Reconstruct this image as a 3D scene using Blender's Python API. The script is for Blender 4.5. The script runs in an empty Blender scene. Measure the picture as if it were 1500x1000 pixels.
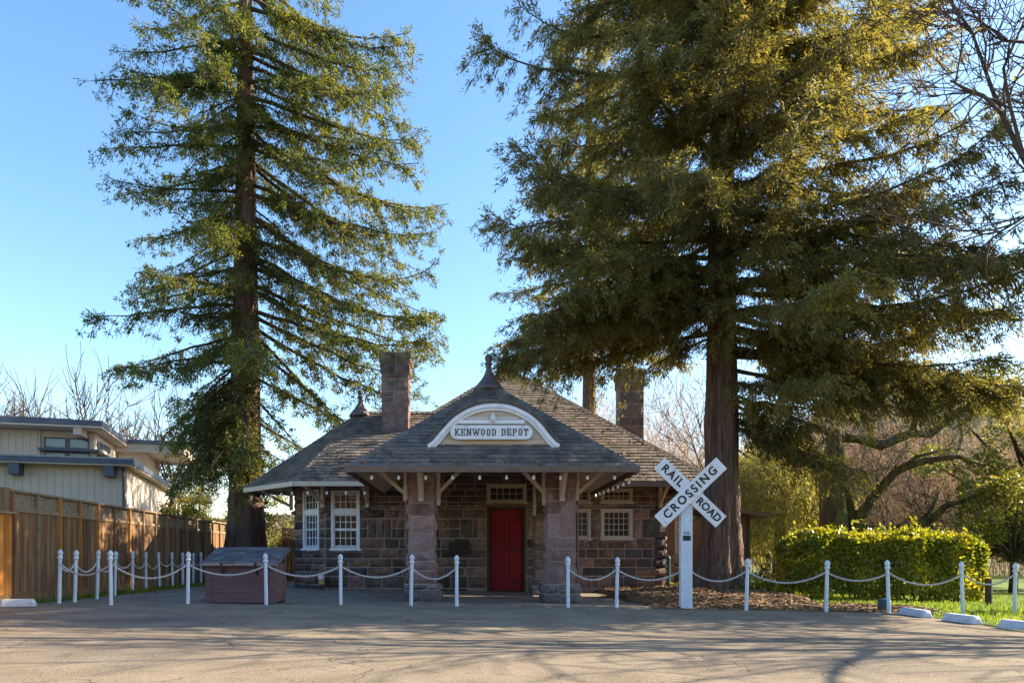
import bpy, math, random
import numpy as np
from mathutils import Vector, Matrix

R = math.radians
random.seed(7)
rng = np.random.default_rng(7)
SC = bpy.context.scene
COL = SC.collection

# ------------------------------------------------------------------ camera
CAM_H = 0.92
F_PX = 1050.0            # focal length in pixels of the 1500 px wide photograph
CX, HY = 690.0, 815.0    # vanishing point of the view axis
cam = bpy.data.cameras.new("camera")
cam.sensor_width = 36.0
cam.lens = F_PX / 1500 * 36
cam.shift_x = (750 - CX) / 1500
cam.shift_y = (HY - 500) / 1500
cam.clip_end = 3000
camo = bpy.data.objects.new("camera", cam)
COL.objects.link(camo)
camo.location = (0, 0, CAM_H)
camo.rotation_euler = (R(90), 0, 0)
SC.camera = camo

# ------------------------------------------------------------------ light
SUN_AZ, SUN_EL = 79.0, 29.0          # azimuth from +Y towards +X
w = bpy.data.worlds.new("World")
SC.world = w
w.use_nodes = True
nt = w.node_tree
nt.nodes.clear()
out = nt.nodes.new("ShaderNodeOutputWorld")
bg = nt.nodes.new("ShaderNodeBackground")
sky = nt.nodes.new("ShaderNodeTexSky")
sky.sky_type = 'NISHITA'
sky.sun_disc = False
sky.sun_elevation = R(SUN_EL)
sky.sun_rotation = R(SUN_AZ)
sky.air_density = 1.15
sky.dust_density = 0.6
sky.ozone_density = 1.6
bg.inputs['Strength'].default_value = 0.106
hsv = nt.nodes.new("ShaderNodeHueSaturation")
hsv.inputs['Hue'].default_value = 0.502
hsv.inputs['Saturation'].default_value = 1.2
nt.links.new(sky.outputs[0], hsv.inputs['Color'])
nt.links.new(hsv.outputs[0], bg.inputs[0])
nt.links.new(bg.outputs[0], out.inputs[0])
S = Vector((math.sin(R(SUN_AZ)) * math.cos(R(SUN_EL)), math.cos(R(SUN_AZ)) * math.cos(R(SUN_EL)), math.sin(R(SUN_EL))))
sl = bpy.data.lights.new("sun", 'SUN')
sl.energy = 5.0
sl.angle = R(0.36)
sl.color = (1.0, 0.83, 0.62)
so = bpy.data.objects.new("sun", sl)
COL.objects.link(so)
so.rotation_euler = (-S).to_track_quat('-Z', 'Y').to_euler()
SC.view_settings.view_transform = 'Standard'
SC.view_settings.look = 'None'
SC.view_settings.exposure = 1.82
SC.view_settings.gamma = 1.0
SC.cycles.max_bounces = 6
SC.cycles.transmission_bounces = 4
SC.cycles.transparent_max_bounces = 4

# ------------------------------------------------------------------ materials
def mk(name, c1, c2=None, scale=4.0, rough=0.8, bump=None, detail=6.0, attr=False, trans=None, spec=0.3,
       metallic=0.0, stretch=None, extra=None, contrast=(0.35, 0.65), coat=0.0, cracks=None):
    m = bpy.data.materials.new(name)
    m.use_nodes = True
    t = m.node_tree
    t.nodes.clear()
    N = t.nodes.new
    L = t.links.new
    o = N("ShaderNodeOutputMaterial")
    b = N("ShaderNodeBsdfPrincipled")
    b.inputs['Roughness'].default_value = rough
    b.inputs['Metallic'].default_value = metallic
    b.inputs['Specular IOR Level'].default_value = spec
    b.inputs['Coat Weight'].default_value = coat
    tc = N("ShaderNodeTexCoord")
    vec = tc.outputs['Object']
    if stretch:
        mp = N("ShaderNodeMapping")
        mp.inputs['Scale'].default_value = stretch
        L(vec, mp.inputs[0])
        vec = mp.outputs[0]
    nz = N("ShaderNodeTexNoise")
    nz.inputs['Scale'].default_value = scale
    nz.inputs['Detail'].default_value = detail
    nz.inputs['Roughness'].default_value = 0.62
    L(vec, nz.inputs['Vector'])
    rp = N("ShaderNodeValToRGB")
    rp.color_ramp.elements[0].position = contrast[0]
    rp.color_ramp.elements[1].position = contrast[1]
    rp.color_ramp.elements[0].color = (*c1, 1)
    rp.color_ramp.elements[1].color = (*(c2 or c1), 1)
    L(nz.outputs[0], rp.inputs[0])
    col = rp.outputs[0]
    if extra:                       # (colour, noise scale, lo, hi): patches with a shape of their own
        for (ec, es, lo, hi, fac) in extra:
            n2 = N("ShaderNodeTexNoise")
            n2.inputs['Scale'].default_value = es
            n2.inputs['Detail'].default_value = 5
            L(vec, n2.inputs['Vector'])
            r2 = N("ShaderNodeMapRange")
            r2.inputs[1].default_value = lo
            r2.inputs[2].default_value = hi
            r2.inputs[4].default_value = fac
            L(n2.outputs[0], r2.inputs[0])
            mx = N("ShaderNodeMix")
            mx.data_type = 'RGBA'
            L(r2.outputs[0], mx.inputs[0])
            L(col, mx.inputs[6])
            mx.inputs[7].default_value = (*ec, 1)
            col = mx.outputs[2]
    if cracks:
        wn = N("ShaderNodeTexNoise"); wn.inputs['Scale'].default_value = 1.2; wn.inputs['Detail'].default_value = 4
        L(vec, wn.inputs['Vector'])
        ad = N("ShaderNodeVectorMath"); ad.operation = 'MULTIPLY_ADD'
        L(wn.outputs['Color'], ad.inputs[0]); ad.inputs[1].default_value = (1.6, 1.6, 0); L(vec, ad.inputs[2])
        vo = N("ShaderNodeTexVoronoi"); vo.feature = 'DISTANCE_TO_EDGE'; vo.inputs['Scale'].default_value = cracks[0]
        L(ad.outputs[0], vo.inputs['Vector'])
        r4 = N("ShaderNodeMapRange"); r4.inputs[1].default_value = 0.0; r4.inputs[2].default_value = cracks[1]; r4.inputs[3].default_value = cracks[2]; r4.inputs[4].default_value = 0.0
        L(vo.outputs['Distance'], r4.inputs[0])
        mx = N("ShaderNodeMix"); mx.data_type = 'RGBA'
        L(r4.outputs[0], mx.inputs[0]); L(col, mx.inputs[6]); mx.inputs[7].default_value = (0.035, 0.032, 0.03, 1)
        col = mx.outputs[2]
    if attr:
        at_ = N("ShaderNodeAttribute")
        at_.attribute_name = 'col'
        mx = N("ShaderNodeMix")
        mx.data_type = 'RGBA'
        mx.blend_type = 'MULTIPLY'
        mx.inputs[0].default_value = 1.0
        L(col, mx.inputs[6])
        L(at_.outputs['Color'], mx.inputs[7])
        col = mx.outputs[2]
    L(col, b.inputs['Base Color'])
    if bump:
        n3 = N("ShaderNodeTexNoise")
        n3.inputs['Scale'].default_value = bump[0]
        n3.inputs['Detail'].default_value = 8
        L(vec, n3.inputs['Vector'])
        bp = N("ShaderNodeBump")
        bp.inputs['Strength'].default_value = bump[1]
        bp.inputs['Distance'].default_value = bump[2] if len(bump) > 2 else 0.02
        L(n3.outputs[0], bp.inputs['Height'])
        L(bp.outputs[0], b.inputs['Normal'])
    surf = b.outputs[0]
    if trans:
        tr = N("ShaderNodeBsdfTranslucent")
        mc = N("ShaderNodeMix")
        mc.data_type = 'RGBA'
        mc.blend_type = 'MULTIPLY'
        mc.inputs[0].default_value = 1.0
        L(col, mc.inputs[6])
        mc.inputs[7].default_value = (*trans[1], 1)
        L(mc.outputs[2], tr.inputs['Color'])
        ms = N("ShaderNodeMixShader")
        ms.inputs[0].default_value = trans[0]
        L(surf, ms.inputs[1])
        L(tr.outputs[0], ms.inputs[2])
        surf = ms.outputs[0]
    L(surf, o.inputs['Surface'])
    return m

M = {}
M['asphalt'] = mk('asphalt', (0.185, 0.148, 0.104), (0.265, 0.216, 0.155), scale=1.3, rough=0.93, bump=(85, 0.7, 0.02), spec=0.2, cracks=(0.42, 0.006, 0.75),
                  extra=[((0.085, 0.08, 0.075), 0.35, 0.52, 0.66, 0.6), ((0.40, 0.36, 0.30), 48, 0.60, 0.68, 0.7), ((0.06, 0.055, 0.05), 38, 0.60, 0.68, 0.75), ((0.07, 0.065, 0.06), 1.1, 0.66, 0.72, 0.55)])
M['concrete'] = mk('concrete', (0.18, 0.145, 0.112), (0.26, 0.215, 0.168), scale=2.0, rough=0.9, bump=(60, 0.25, 0.01),
                   extra=[((0.14, 0.12, 0.10), 0.8, 0.5, 0.66, 0.6)])
M['earth'] = mk('earth', (0.11, 0.085, 0.045), (0.09, 0.12, 0.035), scale=0.5, rough=0.95, bump=(12, 0.6, 0.05))
M['duff'] = mk('duff', (0.105, 0.065, 0.036), (0.195, 0.125, 0.07), scale=7, rough=0.95, bump=(45, 0.9, 0.03),
               extra=[((0.10, 0.06, 0.035), 1.4, 0.5, 0.65, 0.7)])
M['lawn'] = mk('lawn', (0.07, 0.13, 0.018), (0.16, 0.22, 0.03), scale=1.6, rough=0.9, bump=(50, 0.8, 0.03))
M['grass'] = mk('grass', (0.10, 0.17, 0.02), (0.22, 0.27, 0.035), scale=0.8, rough=0.6, attr=True, trans=(0.45, (1.5, 1.5, 0.8)))
M['hill'] = mk('hill', (0.035, 0.055, 0.035), (0.07, 0.085, 0.05), scale=0.05, rough=0.95, bump=(0.3, 0.8, 2.0))
M['stone'] = mk('stone', (0.86, 0.80, 0.75), (1.38, 1.27, 1.18), scale=6, rough=0.92, bump=(14, 1.0, 0.05), attr=True,
                extra=[((0.5, 0.46, 0.42), 2.2, 0.52, 0.66, 0.75), ((1.5, 1.4, 1.3), 9, 0.62, 0.72, 0.5)])
M['mortar'] = mk('mortar', (0.30, 0.235, 0.20), (0.42, 0.34, 0.29), scale=5, rough=0.95, bump=(60, 0.5, 0.01))
M['shingle'] = mk('shingle', (0.095, 0.083, 0.076), (0.185, 0.158, 0.134), scale=3.5, rough=0.9, bump=(60, 0.4, 0.01), attr=True,
                  extra=[((0.12, 0.105, 0.08), 0.7, 0.52, 0.7, 0.6), ((0.10, 0.10, 0.04), 2.6, 0.62, 0.72, 0.7)])
M['cream'] = mk('cream_paint', (0.50, 0.41, 0.31), (0.58, 0.48, 0.37), scale=9, rough=0.6, bump=(40, 0.1, 0.01),
                extra=[((0.40, 0.32, 0.22), 3.0, 0.58, 0.72, 0.5)])
M['soffit'] = mk('soffit_paint', (0.46, 0.38, 0.29), (0.54, 0.45, 0.35), scale=5, rough=0.75, stretch=(1, 12, 1))
M['dark_wood'] = mk('dark_porch_wood', (0.05, 0.035, 0.025), (0.085, 0.06, 0.04), scale=6, rough=0.8, stretch=(8, 1, 1))
M['white'] = mk('white_paint', (0.70, 0.71, 0.73), (0.80, 0.80, 0.81), scale=7, rough=0.5, bump=(50, 0.08, 0.01),
                extra=[((0.46, 0.44, 0.40), 5.0, 0.56, 0.72, 0.6), ((0.34, 0.30, 0.25), 16.0, 0.66, 0.72, 0.7)])
M['post'] = mk('pale_post_paint', (0.56, 0.62, 0.69), (0.68, 0.73, 0.78), scale=7, rough=0.55, bump=(50, 0.08, 0.01),
               extra=[((0.44, 0.44, 0.43), 5.0, 0.58, 0.72, 0.6), ((0.32, 0.29, 0.25), 18.0, 0.66, 0.72, 0.7)])
M['gutter'] = mk('gutter_brown', (0.13, 0.085, 0.06), (0.18, 0.12, 0.085), scale=5, rough=0.5)
M['finial'] = mk('finial_metal', (0.075, 0.06, 0.06), (0.13, 0.105, 0.10), scale=8, rough=0.6, bump=(30, 0.3, 0.01))
M['black'] = mk('black_paint', (0.015, 0.015, 0.02), (0.03, 0.03, 0.035), scale=20, rough=0.5)
M['red'] = mk('red_door_paint', (0.19, 0.005, 0.010), (0.28, 0.010, 0.015), scale=4, rough=0.45, bump=(20, 0.1, 0.01),
              extra=[((0.13, 0.004, 0.007), 2, 0.55, 0.7, 0.6)])
M['brass'] = mk('dark_brass', (0.10, 0.07, 0.03), (0.16, 0.11, 0.05), rough=0.35, metallic=0.8)
M['bronze'] = mk('bronze_plaque', (0.035, 0.03, 0.03), (0.055, 0.045, 0.04), scale=25, rough=0.45, metallic=0.4)
M['glass'] = mk('window_glass', (0.03, 0.028, 0.025), (0.045, 0.04, 0.035), scale=1.0, rough=0.03, spec=1.0, bump=(1.5, 0.06, 0.02))
M['glass_teal'] = mk('house_glass', (0.05, 0.10, 0.10), (0.07, 0.13, 0.13), scale=1.0, rough=0.03, spec=1.0)
M['blind'] = mk('window_blind', (0.55, 0.45, 0.33), (0.62, 0.52, 0.40), scale=30, rough=0.8, stretch=(0.1, 0.1, 1))
M['rope'] = mk('white_rope', (0.42, 0.39, 0.37), (0.56, 0.53, 0.50), scale=30, rough=0.9, bump=(90, 0.8, 0.01))
M['bark'] = mk('redwood_bark', (0.055, 0.032, 0.024), (0.24, 0.14, 0.098), scale=7, rough=0.95, stretch=(3.0, 3.0, 0.22), bump=(7, 1.0, 0.12), attr=True,
               extra=[((0.17, 0.14, 0.125), 1.3, 0.47, 0.66, 0.7)])
M['limb'] = mk('limb_bark', (0.05, 0.035, 0.025), (0.10, 0.07, 0.05), scale=6, rough=0.95, bump=(12, 0.6, 0.04))
M['moss_bark'] = mk('mossy_bark', (0.055, 0.042, 0.03), (0.11, 0.085, 0.055), scale=4, rough=0.95, bump=(10, 0.9, 0.05), stretch=(2, 2, 0.7),
                    extra=[((0.17, 0.17, 0.02), 2.5, 0.46, 0.6, 0.85)])
M['twig'] = mk('grey_twig', (0.06, 0.046, 0.036), (0.11, 0.085, 0.066), scale=2, rough=0.9)
M['brush'] = mk('winter_brush', (0.40, 0.26, 0.165), (0.58, 0.41, 0.26), scale=0.4, rough=0.9, attr=True, trans=(0.2, (1.3, 1.0, 0.8)))
M['needle_left'] = mk('redwood_needles', (0.055, 0.085, 0.028), (0.15, 0.155, 0.032), scale=0.7, rough=0.55, attr=True, trans=(0.48, (2.1, 1.95, 0.7)), spec=0.35)
M['needle_right'] = mk('dense_redwood_needles', (0.118, 0.114, 0.052), (0.225, 0.198, 0.066), scale=0.5, rough=0.6, attr=True, trans=(0.5, (1.85, 1.75, 0.66)), spec=0.3)
M['willow'] = mk('willow_leaves', (0.30, 0.28, 0.085), (0.44, 0.40, 0.13), scale=0.6, rough=0.7, attr=True, trans=(0.4, (1.4, 1.3, 0.8)))
M['oakleaf'] = mk('oak_leaves', (0.10, 0.12, 0.03), (0.22, 0.21, 0.05), scale=0.6, rough=0.5, attr=True, trans=(0.4, (1.8, 1.7, 0.7)))
M['hedgeleaf'] = mk('hedge_leaves', (0.10, 0.14, 0.02), (0.30, 0.28, 0.032), scale=1.2, rough=0.3, attr=True, trans=(0.46, (1.8, 1.7, 0.5)), spec=0.6)
M['fence'] = mk('weathered_fence', (0.125, 0.073, 0.038), (0.26, 0.152, 0.077), scale=3.5, rough=0.9, stretch=(4, 4, 0.35), bump=(12, 0.5, 0.02), attr=True)
M['fence_sunlit'] = mk('sunlit_fence_wood', (0.36, 0.14, 0.03), (0.52, 0.23, 0.055), scale=3.0, rough=0.75, stretch=(3, 3, 0.5), attr=True)  # fence wood with the orange of sunlight painted into its colour
M['lattice'] = mk('lattice_wood', (0.20, 0.14, 0.085), (0.29, 0.205, 0.125), scale=6, rough=0.85)
M['siding'] = mk('pale_siding', (0.50, 0.425, 0.34), (0.55, 0.47, 0.38), scale=2.5, rough=0.75, bump=(20, 0.08, 0.01))
M['housetrim'] = mk('house_fascia', (0.075, 0.085, 0.115), (0.095, 0.105, 0.14), scale=4, rough=0.55)
M['housesoffit'] = mk('house_soffit', (0.50, 0.45, 0.37), (0.55, 0.50, 0.42), scale=4, rough=0.8)
M['solar'] = mk('solar_glass', (0.03, 0.03, 0.04), (0.05, 0.045, 0.05), scale=5, rough=0.25, spec=0.6)
M['mauve'] = mk('mauve_boards', (0.125, 0.075, 0.075), (0.18, 0.112, 0.112), scale=3, rough=0.85, stretch=(0.4, 2, 5), bump=(20, 0.25, 0.01),
                extra=[((0.10, 0.075, 0.08), 2.5, 0.55, 0.72, 0.6)])
M['kerb'] = mk('wheel_stop_paint', (0.46, 0.50, 0.56), (0.62, 0.66, 0.71), scale=6, rough=0.8, bump=(30, 0.4, 0.01),
               extra=[((0.32, 0.31, 0.29), 6, 0.56, 0.7, 0.7)])
M['metal'] = mk('grey_metal', (0.20, 0.21, 0.22), (0.28, 0.29, 0.30), scale=8, rough=0.45, metallic=0.5)
M['teal'] = mk('dark_teal_paint', (0.02, 0.06, 0.08), (0.03, 0.09, 0.11), scale=8, rough=0.5)
M['yellow'] = mk('yellow_plastic', (0.50, 0.40, 0.04), (0.55, 0.46, 0.07), scale=8, rough=0.5)
M['shed'] = mk('shed_boards', (0.115, 0.075, 0.052), (0.16, 0.105, 0.075), scale=5, rough=0.85, stretch=(6, 6, 0.5))
M['bulb'] = mk('white_bulb_glass', (0.80, 0.78, 0.74), (0.85, 0.84, 0.80), scale=3, rough=0.15, spec=0.6)
M['litter'] = mk('fallen_needles', (0.15, 0.09, 0.045), (0.27, 0.17, 0.09), scale=2, rough=0.8, attr=True)

# ------------------------------------------------------------------ helpers
def gz(x, y=0):
    return -0.05 - 0.0125 * np.clip(x, -14, 22)

def at(px, py, d):
    return Vector(((px - CX) * d / F_PX, d, CAM_H + (HY - py) * d / F_PX))

def tag(o, label=None, cat=None, group=None, kind=None):
    if label: o['label'] = label
    if cat: o['category'] = cat
    if group: o['group'] = group
    if kind: o['kind'] = kind
    return o

def empty(name, loc, label, cat, group=None, rz=0):
    o = bpy.data.objects.new(name, None)
    COL.objects.link(o)
    o.location = loc
    o.rotation_euler = (0, 0, rz)
    o.empty_display_size = 0.2
    return tag(o, label, cat, group)

def copy_tree(o, parent=None):
    c = o.copy()
    COL.objects.link(c)
    if parent: c.parent = parent
    for ch in list(o.children):
        copy_tree(ch, c)
    return c

def link_mesh(name, me, mat, parent=None):
    if isinstance(mat, str): mat = M[mat]
    if mat: me.materials.append(mat)
    o = bpy.data.objects.new(name, me)
    COL.objects.link(o)
    if parent: o.parent = parent
    return o

def np_mesh(name, verts, faces, mat, parent=None, col=None, smooth=False, origin=(0, 0, 0)):
    """verts (n,3), faces (m,k) all of the same size, col (m,) or (m,3) multiplier per face"""
    verts = np.asarray(verts, dtype=np.float32) - np.asarray(origin, dtype=np.float32)
    faces = np.asarray(faces, dtype=np.int32)
    me = bpy.data.meshes.new(name)
    n, k = len(verts), faces.shape[1]
    me.vertices.add(n)
    me.vertices.foreach_set("co", verts.ravel())
    me.loops.add(faces.size)
    me.loops.foreach_set("vertex_index", faces.ravel())
    me.polygons.add(len(faces))
    me.polygons.foreach_set("loop_start", np.arange(0, faces.size, k, dtype=np.int32))
    me.update(calc_edges=True)
    if smooth:
        me.polygons.foreach_set("use_smooth", np.ones(len(faces), dtype=bool))
    if col is not None:
        col = np.asarray(col, dtype=np.float32)
        if col.ndim == 1: col = np.stack([col, col, col], 1)
        a = me.attributes.new('col', 'FLOAT_COLOR', 'FACE')
        a.data.foreach_set("color", np.concatenate([col, np.ones((len(col), 1), np.float32)], 1).ravel())
    return link_mesh(name, me, mat, parent)

class MB:
    """collects faces; O,U,N = local frame (u along U, n outward along N, z up)"""
    def __init__(s, O=(0, 0, 0), U=(1, 0, 0), N=(0, 1, 0)):
        s.v, s.f, s.c = [], [], []
        s.frame(O, U, N)
    def frame(s, O=(0, 0, 0), U=(1, 0, 0), N=(0, 1, 0)):
        s.O, s.U, s.N = Vector(O), Vector(U).normalized(), Vector(N).normalized()
        return s
    def P(s, p):
        return s.O + s.U * p[0] + s.N * p[1] + Vector((0, 0, p[2]))
    def add(s, pts, faces, c=(1, 1, 1)):
        if isinstance(c, (int, float)): c = (c, c, c)
        b = len(s.v)
        s.v += [s.P(p) for p in pts]
        for f in faces:
            s.f.append([i + b for i in f])
            s.c.append(c)
    def box(s, a0, a1, b0, b1, z0, z1, c=(1, 1, 1)):
        p = [(a0, b0, z0), (a1, b0, z0), (a1, b1, z0), (a0, b1, z0), (a0, b0, z1), (a1, b0, z1), (a1, b1, z1), (a0, b1, z1)]
        s.add(p, [(0, 3, 2, 1), (4, 5, 6, 7), (0, 1, 5, 4), (1, 2, 6, 5), (2, 3, 7, 6), (3, 0, 4, 7)], c)
    def poly_extrude(s, pts, b0, b1, c=(1, 1, 1)):
        """pts in (u,z), extruded from n=b0 to n=b1"""
        n = len(pts)
        p = [(x, b0, z) for x, z in pts] + [(x, b1, z) for x, z in pts]
        s.add(p, [tuple(range(n)), tuple(range(2 * n - 1, n - 1, -1))] + [(i, i + n, (i + 1) % n + n, (i + 1) % n) for i in range(n)], c)
    def bar(s, p, q, wa, wb, c=(1, 1, 1), up=(0, 0, 1)):
        """beam from p to q (local coords), cross-section wa (sideways) x wb (towards up)"""
        p, q = Vector(p), Vector(q)
        d = (q - p).normalized()
        u = Vector(up)
        sd = d.cross(u)
        if sd.length < 1e-4: sd = d.cross(Vector((0, 1, 0)))
        sd.normalize()
        uu = sd.cross(d)
        pts = []
        for e in (p, q):
            for i, j in ((-1, -1), (1, -1), (1, 1), (-1, 1)):
                pts.append(e + sd * (wa / 2 * i) + uu * (wb / 2 * j))
        s.add(pts, [(0, 1, 2, 3), (7, 6, 5, 4), (0, 4, 5, 1), (1, 5, 6, 2), (2, 6, 7, 3), (3, 7, 4, 0)], c)
    def tube(s, pts, rad, k=8, c=(1, 1, 1), cap=True):
        pts = [Vector(p) for p in pts]
        n = len(pts)
        if not hasattr(rad, '__len__'): rad = [rad] * n
        ring, ref = [], None
        for i in range(n):
            d = (pts[min(i + 1, n - 1)] - pts[max(i - 1, 0)]).normalized()
            if ref is None:
                ref = d.cross(Vector((0.3, 0.2, 0.9)))
                if ref.length < 1e-3: ref = d.cross(Vector((1, 0, 0)))
            ref = (ref - d * ref.dot(d)).normalized()
            b = d.cross(ref)
            for j in range(k):
                a = 2 * math.pi * j / k
                ring.append(pts[i] + (ref * math.cos(a) + b * math.sin(a)) * rad[i])
        fs = []
        for i in range(n - 1):
            for j in range(k):
                fs.append((i * k + j, i * k + (j + 1) % k, (i + 1) * k + (j + 1) % k, (i + 1) * k + j))
        if cap:
            fs.append(tuple(range(k - 1, -1, -1)))
            fs.append(tuple((n - 1) * k + j for j in range(k)))
        s.add(ring, fs, c)
    def lathe(s, c0, prof, k=14, c=(1, 1, 1)):
        pts, fs = [], []
        for r, z in prof:
            for j in range(k):
                a = 2 * math.pi * j / k
                pts.append((c0[0] + r * math.cos(a), c0[1] + r * math.sin(a), c0[2] + z))
        for i in range(len(prof) - 1):
            for j in range(k):
                fs.append((i * k + j, i * k + (j + 1) % k, (i + 1) * k + (j + 1) % k, (i + 1) * k + j))
        fs.append(tuple(range(k - 1, -1, -1)))
        fs.append(tuple((len(prof) - 1) * k + j for j in range(k)))
        s.add(pts, fs, c)
    def build(s, name, mat, parent=None, origin=None, smooth=False, bevel=0, autosmooth=None):
        o = Vector(origin) if origin is not None else (Vector(parent_world(parent)) if parent else Vector((0, 0, 0)))
        me = bpy.data.meshes.new(name)
        me.from_pydata([tuple(v - o) for v in s.v], [], s.f)
        a = me.attributes.new('col', 'FLOAT_COLOR', 'FACE')
        a.data.foreach_set("color", np.array([(*c, 1) for c in s.c], dtype=np.float32).ravel())
        if smooth:
            me.polygons.foreach_set("use_smooth", np.ones(len(me.polygons), dtype=bool))
        ob = link_mesh(name, me, mat, parent)
        if parent is None:
            ob.location = o
        if bevel:
            b = ob.modifiers.new('bevel', 'BEVEL')
            b.width = bevel
            b.segments = 2
            b.limit_method = 'ANGLE'
        return ob

def parent_world(p):
    v = Vector((0, 0, 0))
    while p:
        v += Vector(p.location)
        p = p.parent
    return v

def text_mesh(txt, size, extrude=0.004, offset=0.0, spacing=1.0):
    cu = bpy.data.curves.new('lettering', 'FONT')
    cu.body = txt
    cu.size = size
    cu.extrude = extrude
    cu.offset = offset
    cu.space_character = spacing
    cu.align_x = 'CENTER'
    cu.align_y = 'CENTER'
    ob = bpy.data.objects.new('lettering', cu)
    COL.objects.link(ob)
    dg = bpy.context.evaluated_depsgraph_get()
    me = bpy.data.meshes.new_from_object(ob.evaluated_get(dg))
    bpy.data.objects.remove(ob)
    return me

# ------------------------------------------------------------------ ground (the setting)
def sheet(name, poly, mat, lift, step=None):
    """flat polygon draped on the sloping ground"""
    me = bpy.data.meshes.new(name)
    me.from_pydata([(x, y, float(gz(x)) + lift) for x, y in poly], [], [tuple(range(len(poly)))])
    o = link_mesh(name, me, mat)
    o['kind'] = 'structure'
    return o

def grid_sheet(name, xs, ys, mat, zf):
    X, Y = np.meshgrid(xs, ys)
    V = np.stack([X, Y, zf(X, Y)], -1).reshape(-1, 3)
    nx, ny = len(xs), len(ys)
    i = np.arange(nx * ny).reshape(ny, nx)
    Fc = np.stack([i[:-1, :-1], i[:-1, 1:], i[1:, 1:], i[1:, :-1]], -1).reshape(-1, 4)
    o = np_mesh(name, V, Fc, mat, smooth=True)
    o['kind'] = 'structure'
    return o

gx = np.concatenate([np.linspace(-900, -40, 12), np.linspace(-14, 22, 19), np.linspace(40, 900, 12)])
gy = np.concatenate([np.linspace(-300, -20, 6), np.linspace(0, 40, 11), np.linspace(60, 900, 10)])
grid_sheet('ground', gx, gy, 'earth', lambda X, Y: gz(X) - 0.03)
sheet('parking_lot', [(-14, -60), (7.2, -60), (7.35, 4), (7.9, 10.2), (8.2, 13.3), (8.15, 13.75), (5.5, 13.95), (-8.6, 13.95), (-14, 13.2)], 'asphalt', 0.0)
sheet('plaza_path', [(-8.2, 13.92), (3.6, 13.92), (3.9, 15.5), (3.2, 18.4), (5.2, 20.8), (5.2, 30), (-8.4, 30)], 'concrete', -0.012)

def mound(X, Y):
    d = np.hypot(X - 6.5, Y - 18.6)
    edge = np.clip((Y - 13.85) / 1.2, 0, 1)
    base = gz(X) + 0.26 * np.exp(-(d / 3.2) ** 2) * edge + 0.025 * np.sin(X * 5.1 + Y * 2) * np.sin(Y * 4.3) * edge
    return base + 0.004
grid_sheet('bark_mulch', np.linspace(3.3, 9.6, 64), np.linspace(13.9, 23.5, 80), 'duff',
           lambda X, Y: np.where((X < 3.7 + 0.18 * np.sin(Y * 3) + np.clip(17.5 - np.abs(Y - 17.5), 0, 0)) | (X > 9.3 + 0.3 * np.sin(Y * 2.2)) | ((X > 7.5 + .2 * np.sin(Y * 2)) & (Y > 15.3 + .25 * np.sin(X * 3))), gz(X) - 0.06, mound(X, Y)))
sheet('lawn', [(8.22, 9), (8.35, 13.4), (9.2, 14.6), (7.3, 15.6), (7.0, 19), (7.0, 60), (60, 60), (60, 9)], 'lawn', -0.018)

def hill(name, x0, x1, y, h, seed):
    r_ = np.random.default_rng(seed)
    xs = np.linspace(x0, x1, 90)
    prof = sum(r_.uniform(.3, 1) / k * np.sin(xs / (x1 - x0) * 6.28 * k + r_.uniform(0, 6)) for k in (1, 2, 3, 5, 8, 13))
    prof = h * (0.8 + 0.2 * prof) * np.clip(np.minimum(xs - x0, x1 - xs) / 90, 0, 1) ** 0.6
    ys = np.linspace(0, 160, 9)
    X, Y = np.meshgrid(xs, ys + y)
    t = np.sin(np.clip((Y - y) / 160, 0, 1) * math.pi / 2 * 1.6)
    Z = prof[None, :] * t + r_.normal(0, h * .018, X.shape) - 0.3
    V = np.stack([X, Y, Z], -1).reshape(-1, 3)
    i = np.arange(V.shape[0]).reshape(len(ys), len(xs))
    Fc = np.stack([i[:-1, :-1], i[:-1, 1:], i[1:, 1:], i[1:, :-1]], -1).reshape(-1, 4)
    o = np_mesh(name, V, Fc, 'hill', smooth=True)
    o['kind'] = 'structure'
hill('hills', -420, 60, 520, 52, 3)
hill('hills', 190, 800, 440, 128, 5)

# ------------------------------------------------------------------ stone, shingle builders
STONE = [(0.23, 0.148, 0.128), (0.20, 0.137, 0.115), (0.18, 0.13, 0.098), (0.14, 0.115, 0.10), (0.075, 0.07, 0.07), (0.125, 0.09, 0.07), (0.25, 0.172, 0.15), (0.105, 0.095, 0.09), (0.085, 0.075, 0.07)]
MAUVE = [(0.29, 0.20, 0.20), (0.26, 0.18, 0.175), (0.31, 0.22, 0.22), (0.22, 0.15, 0.145), (0.25, 0.19, 0.19)]

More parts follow.
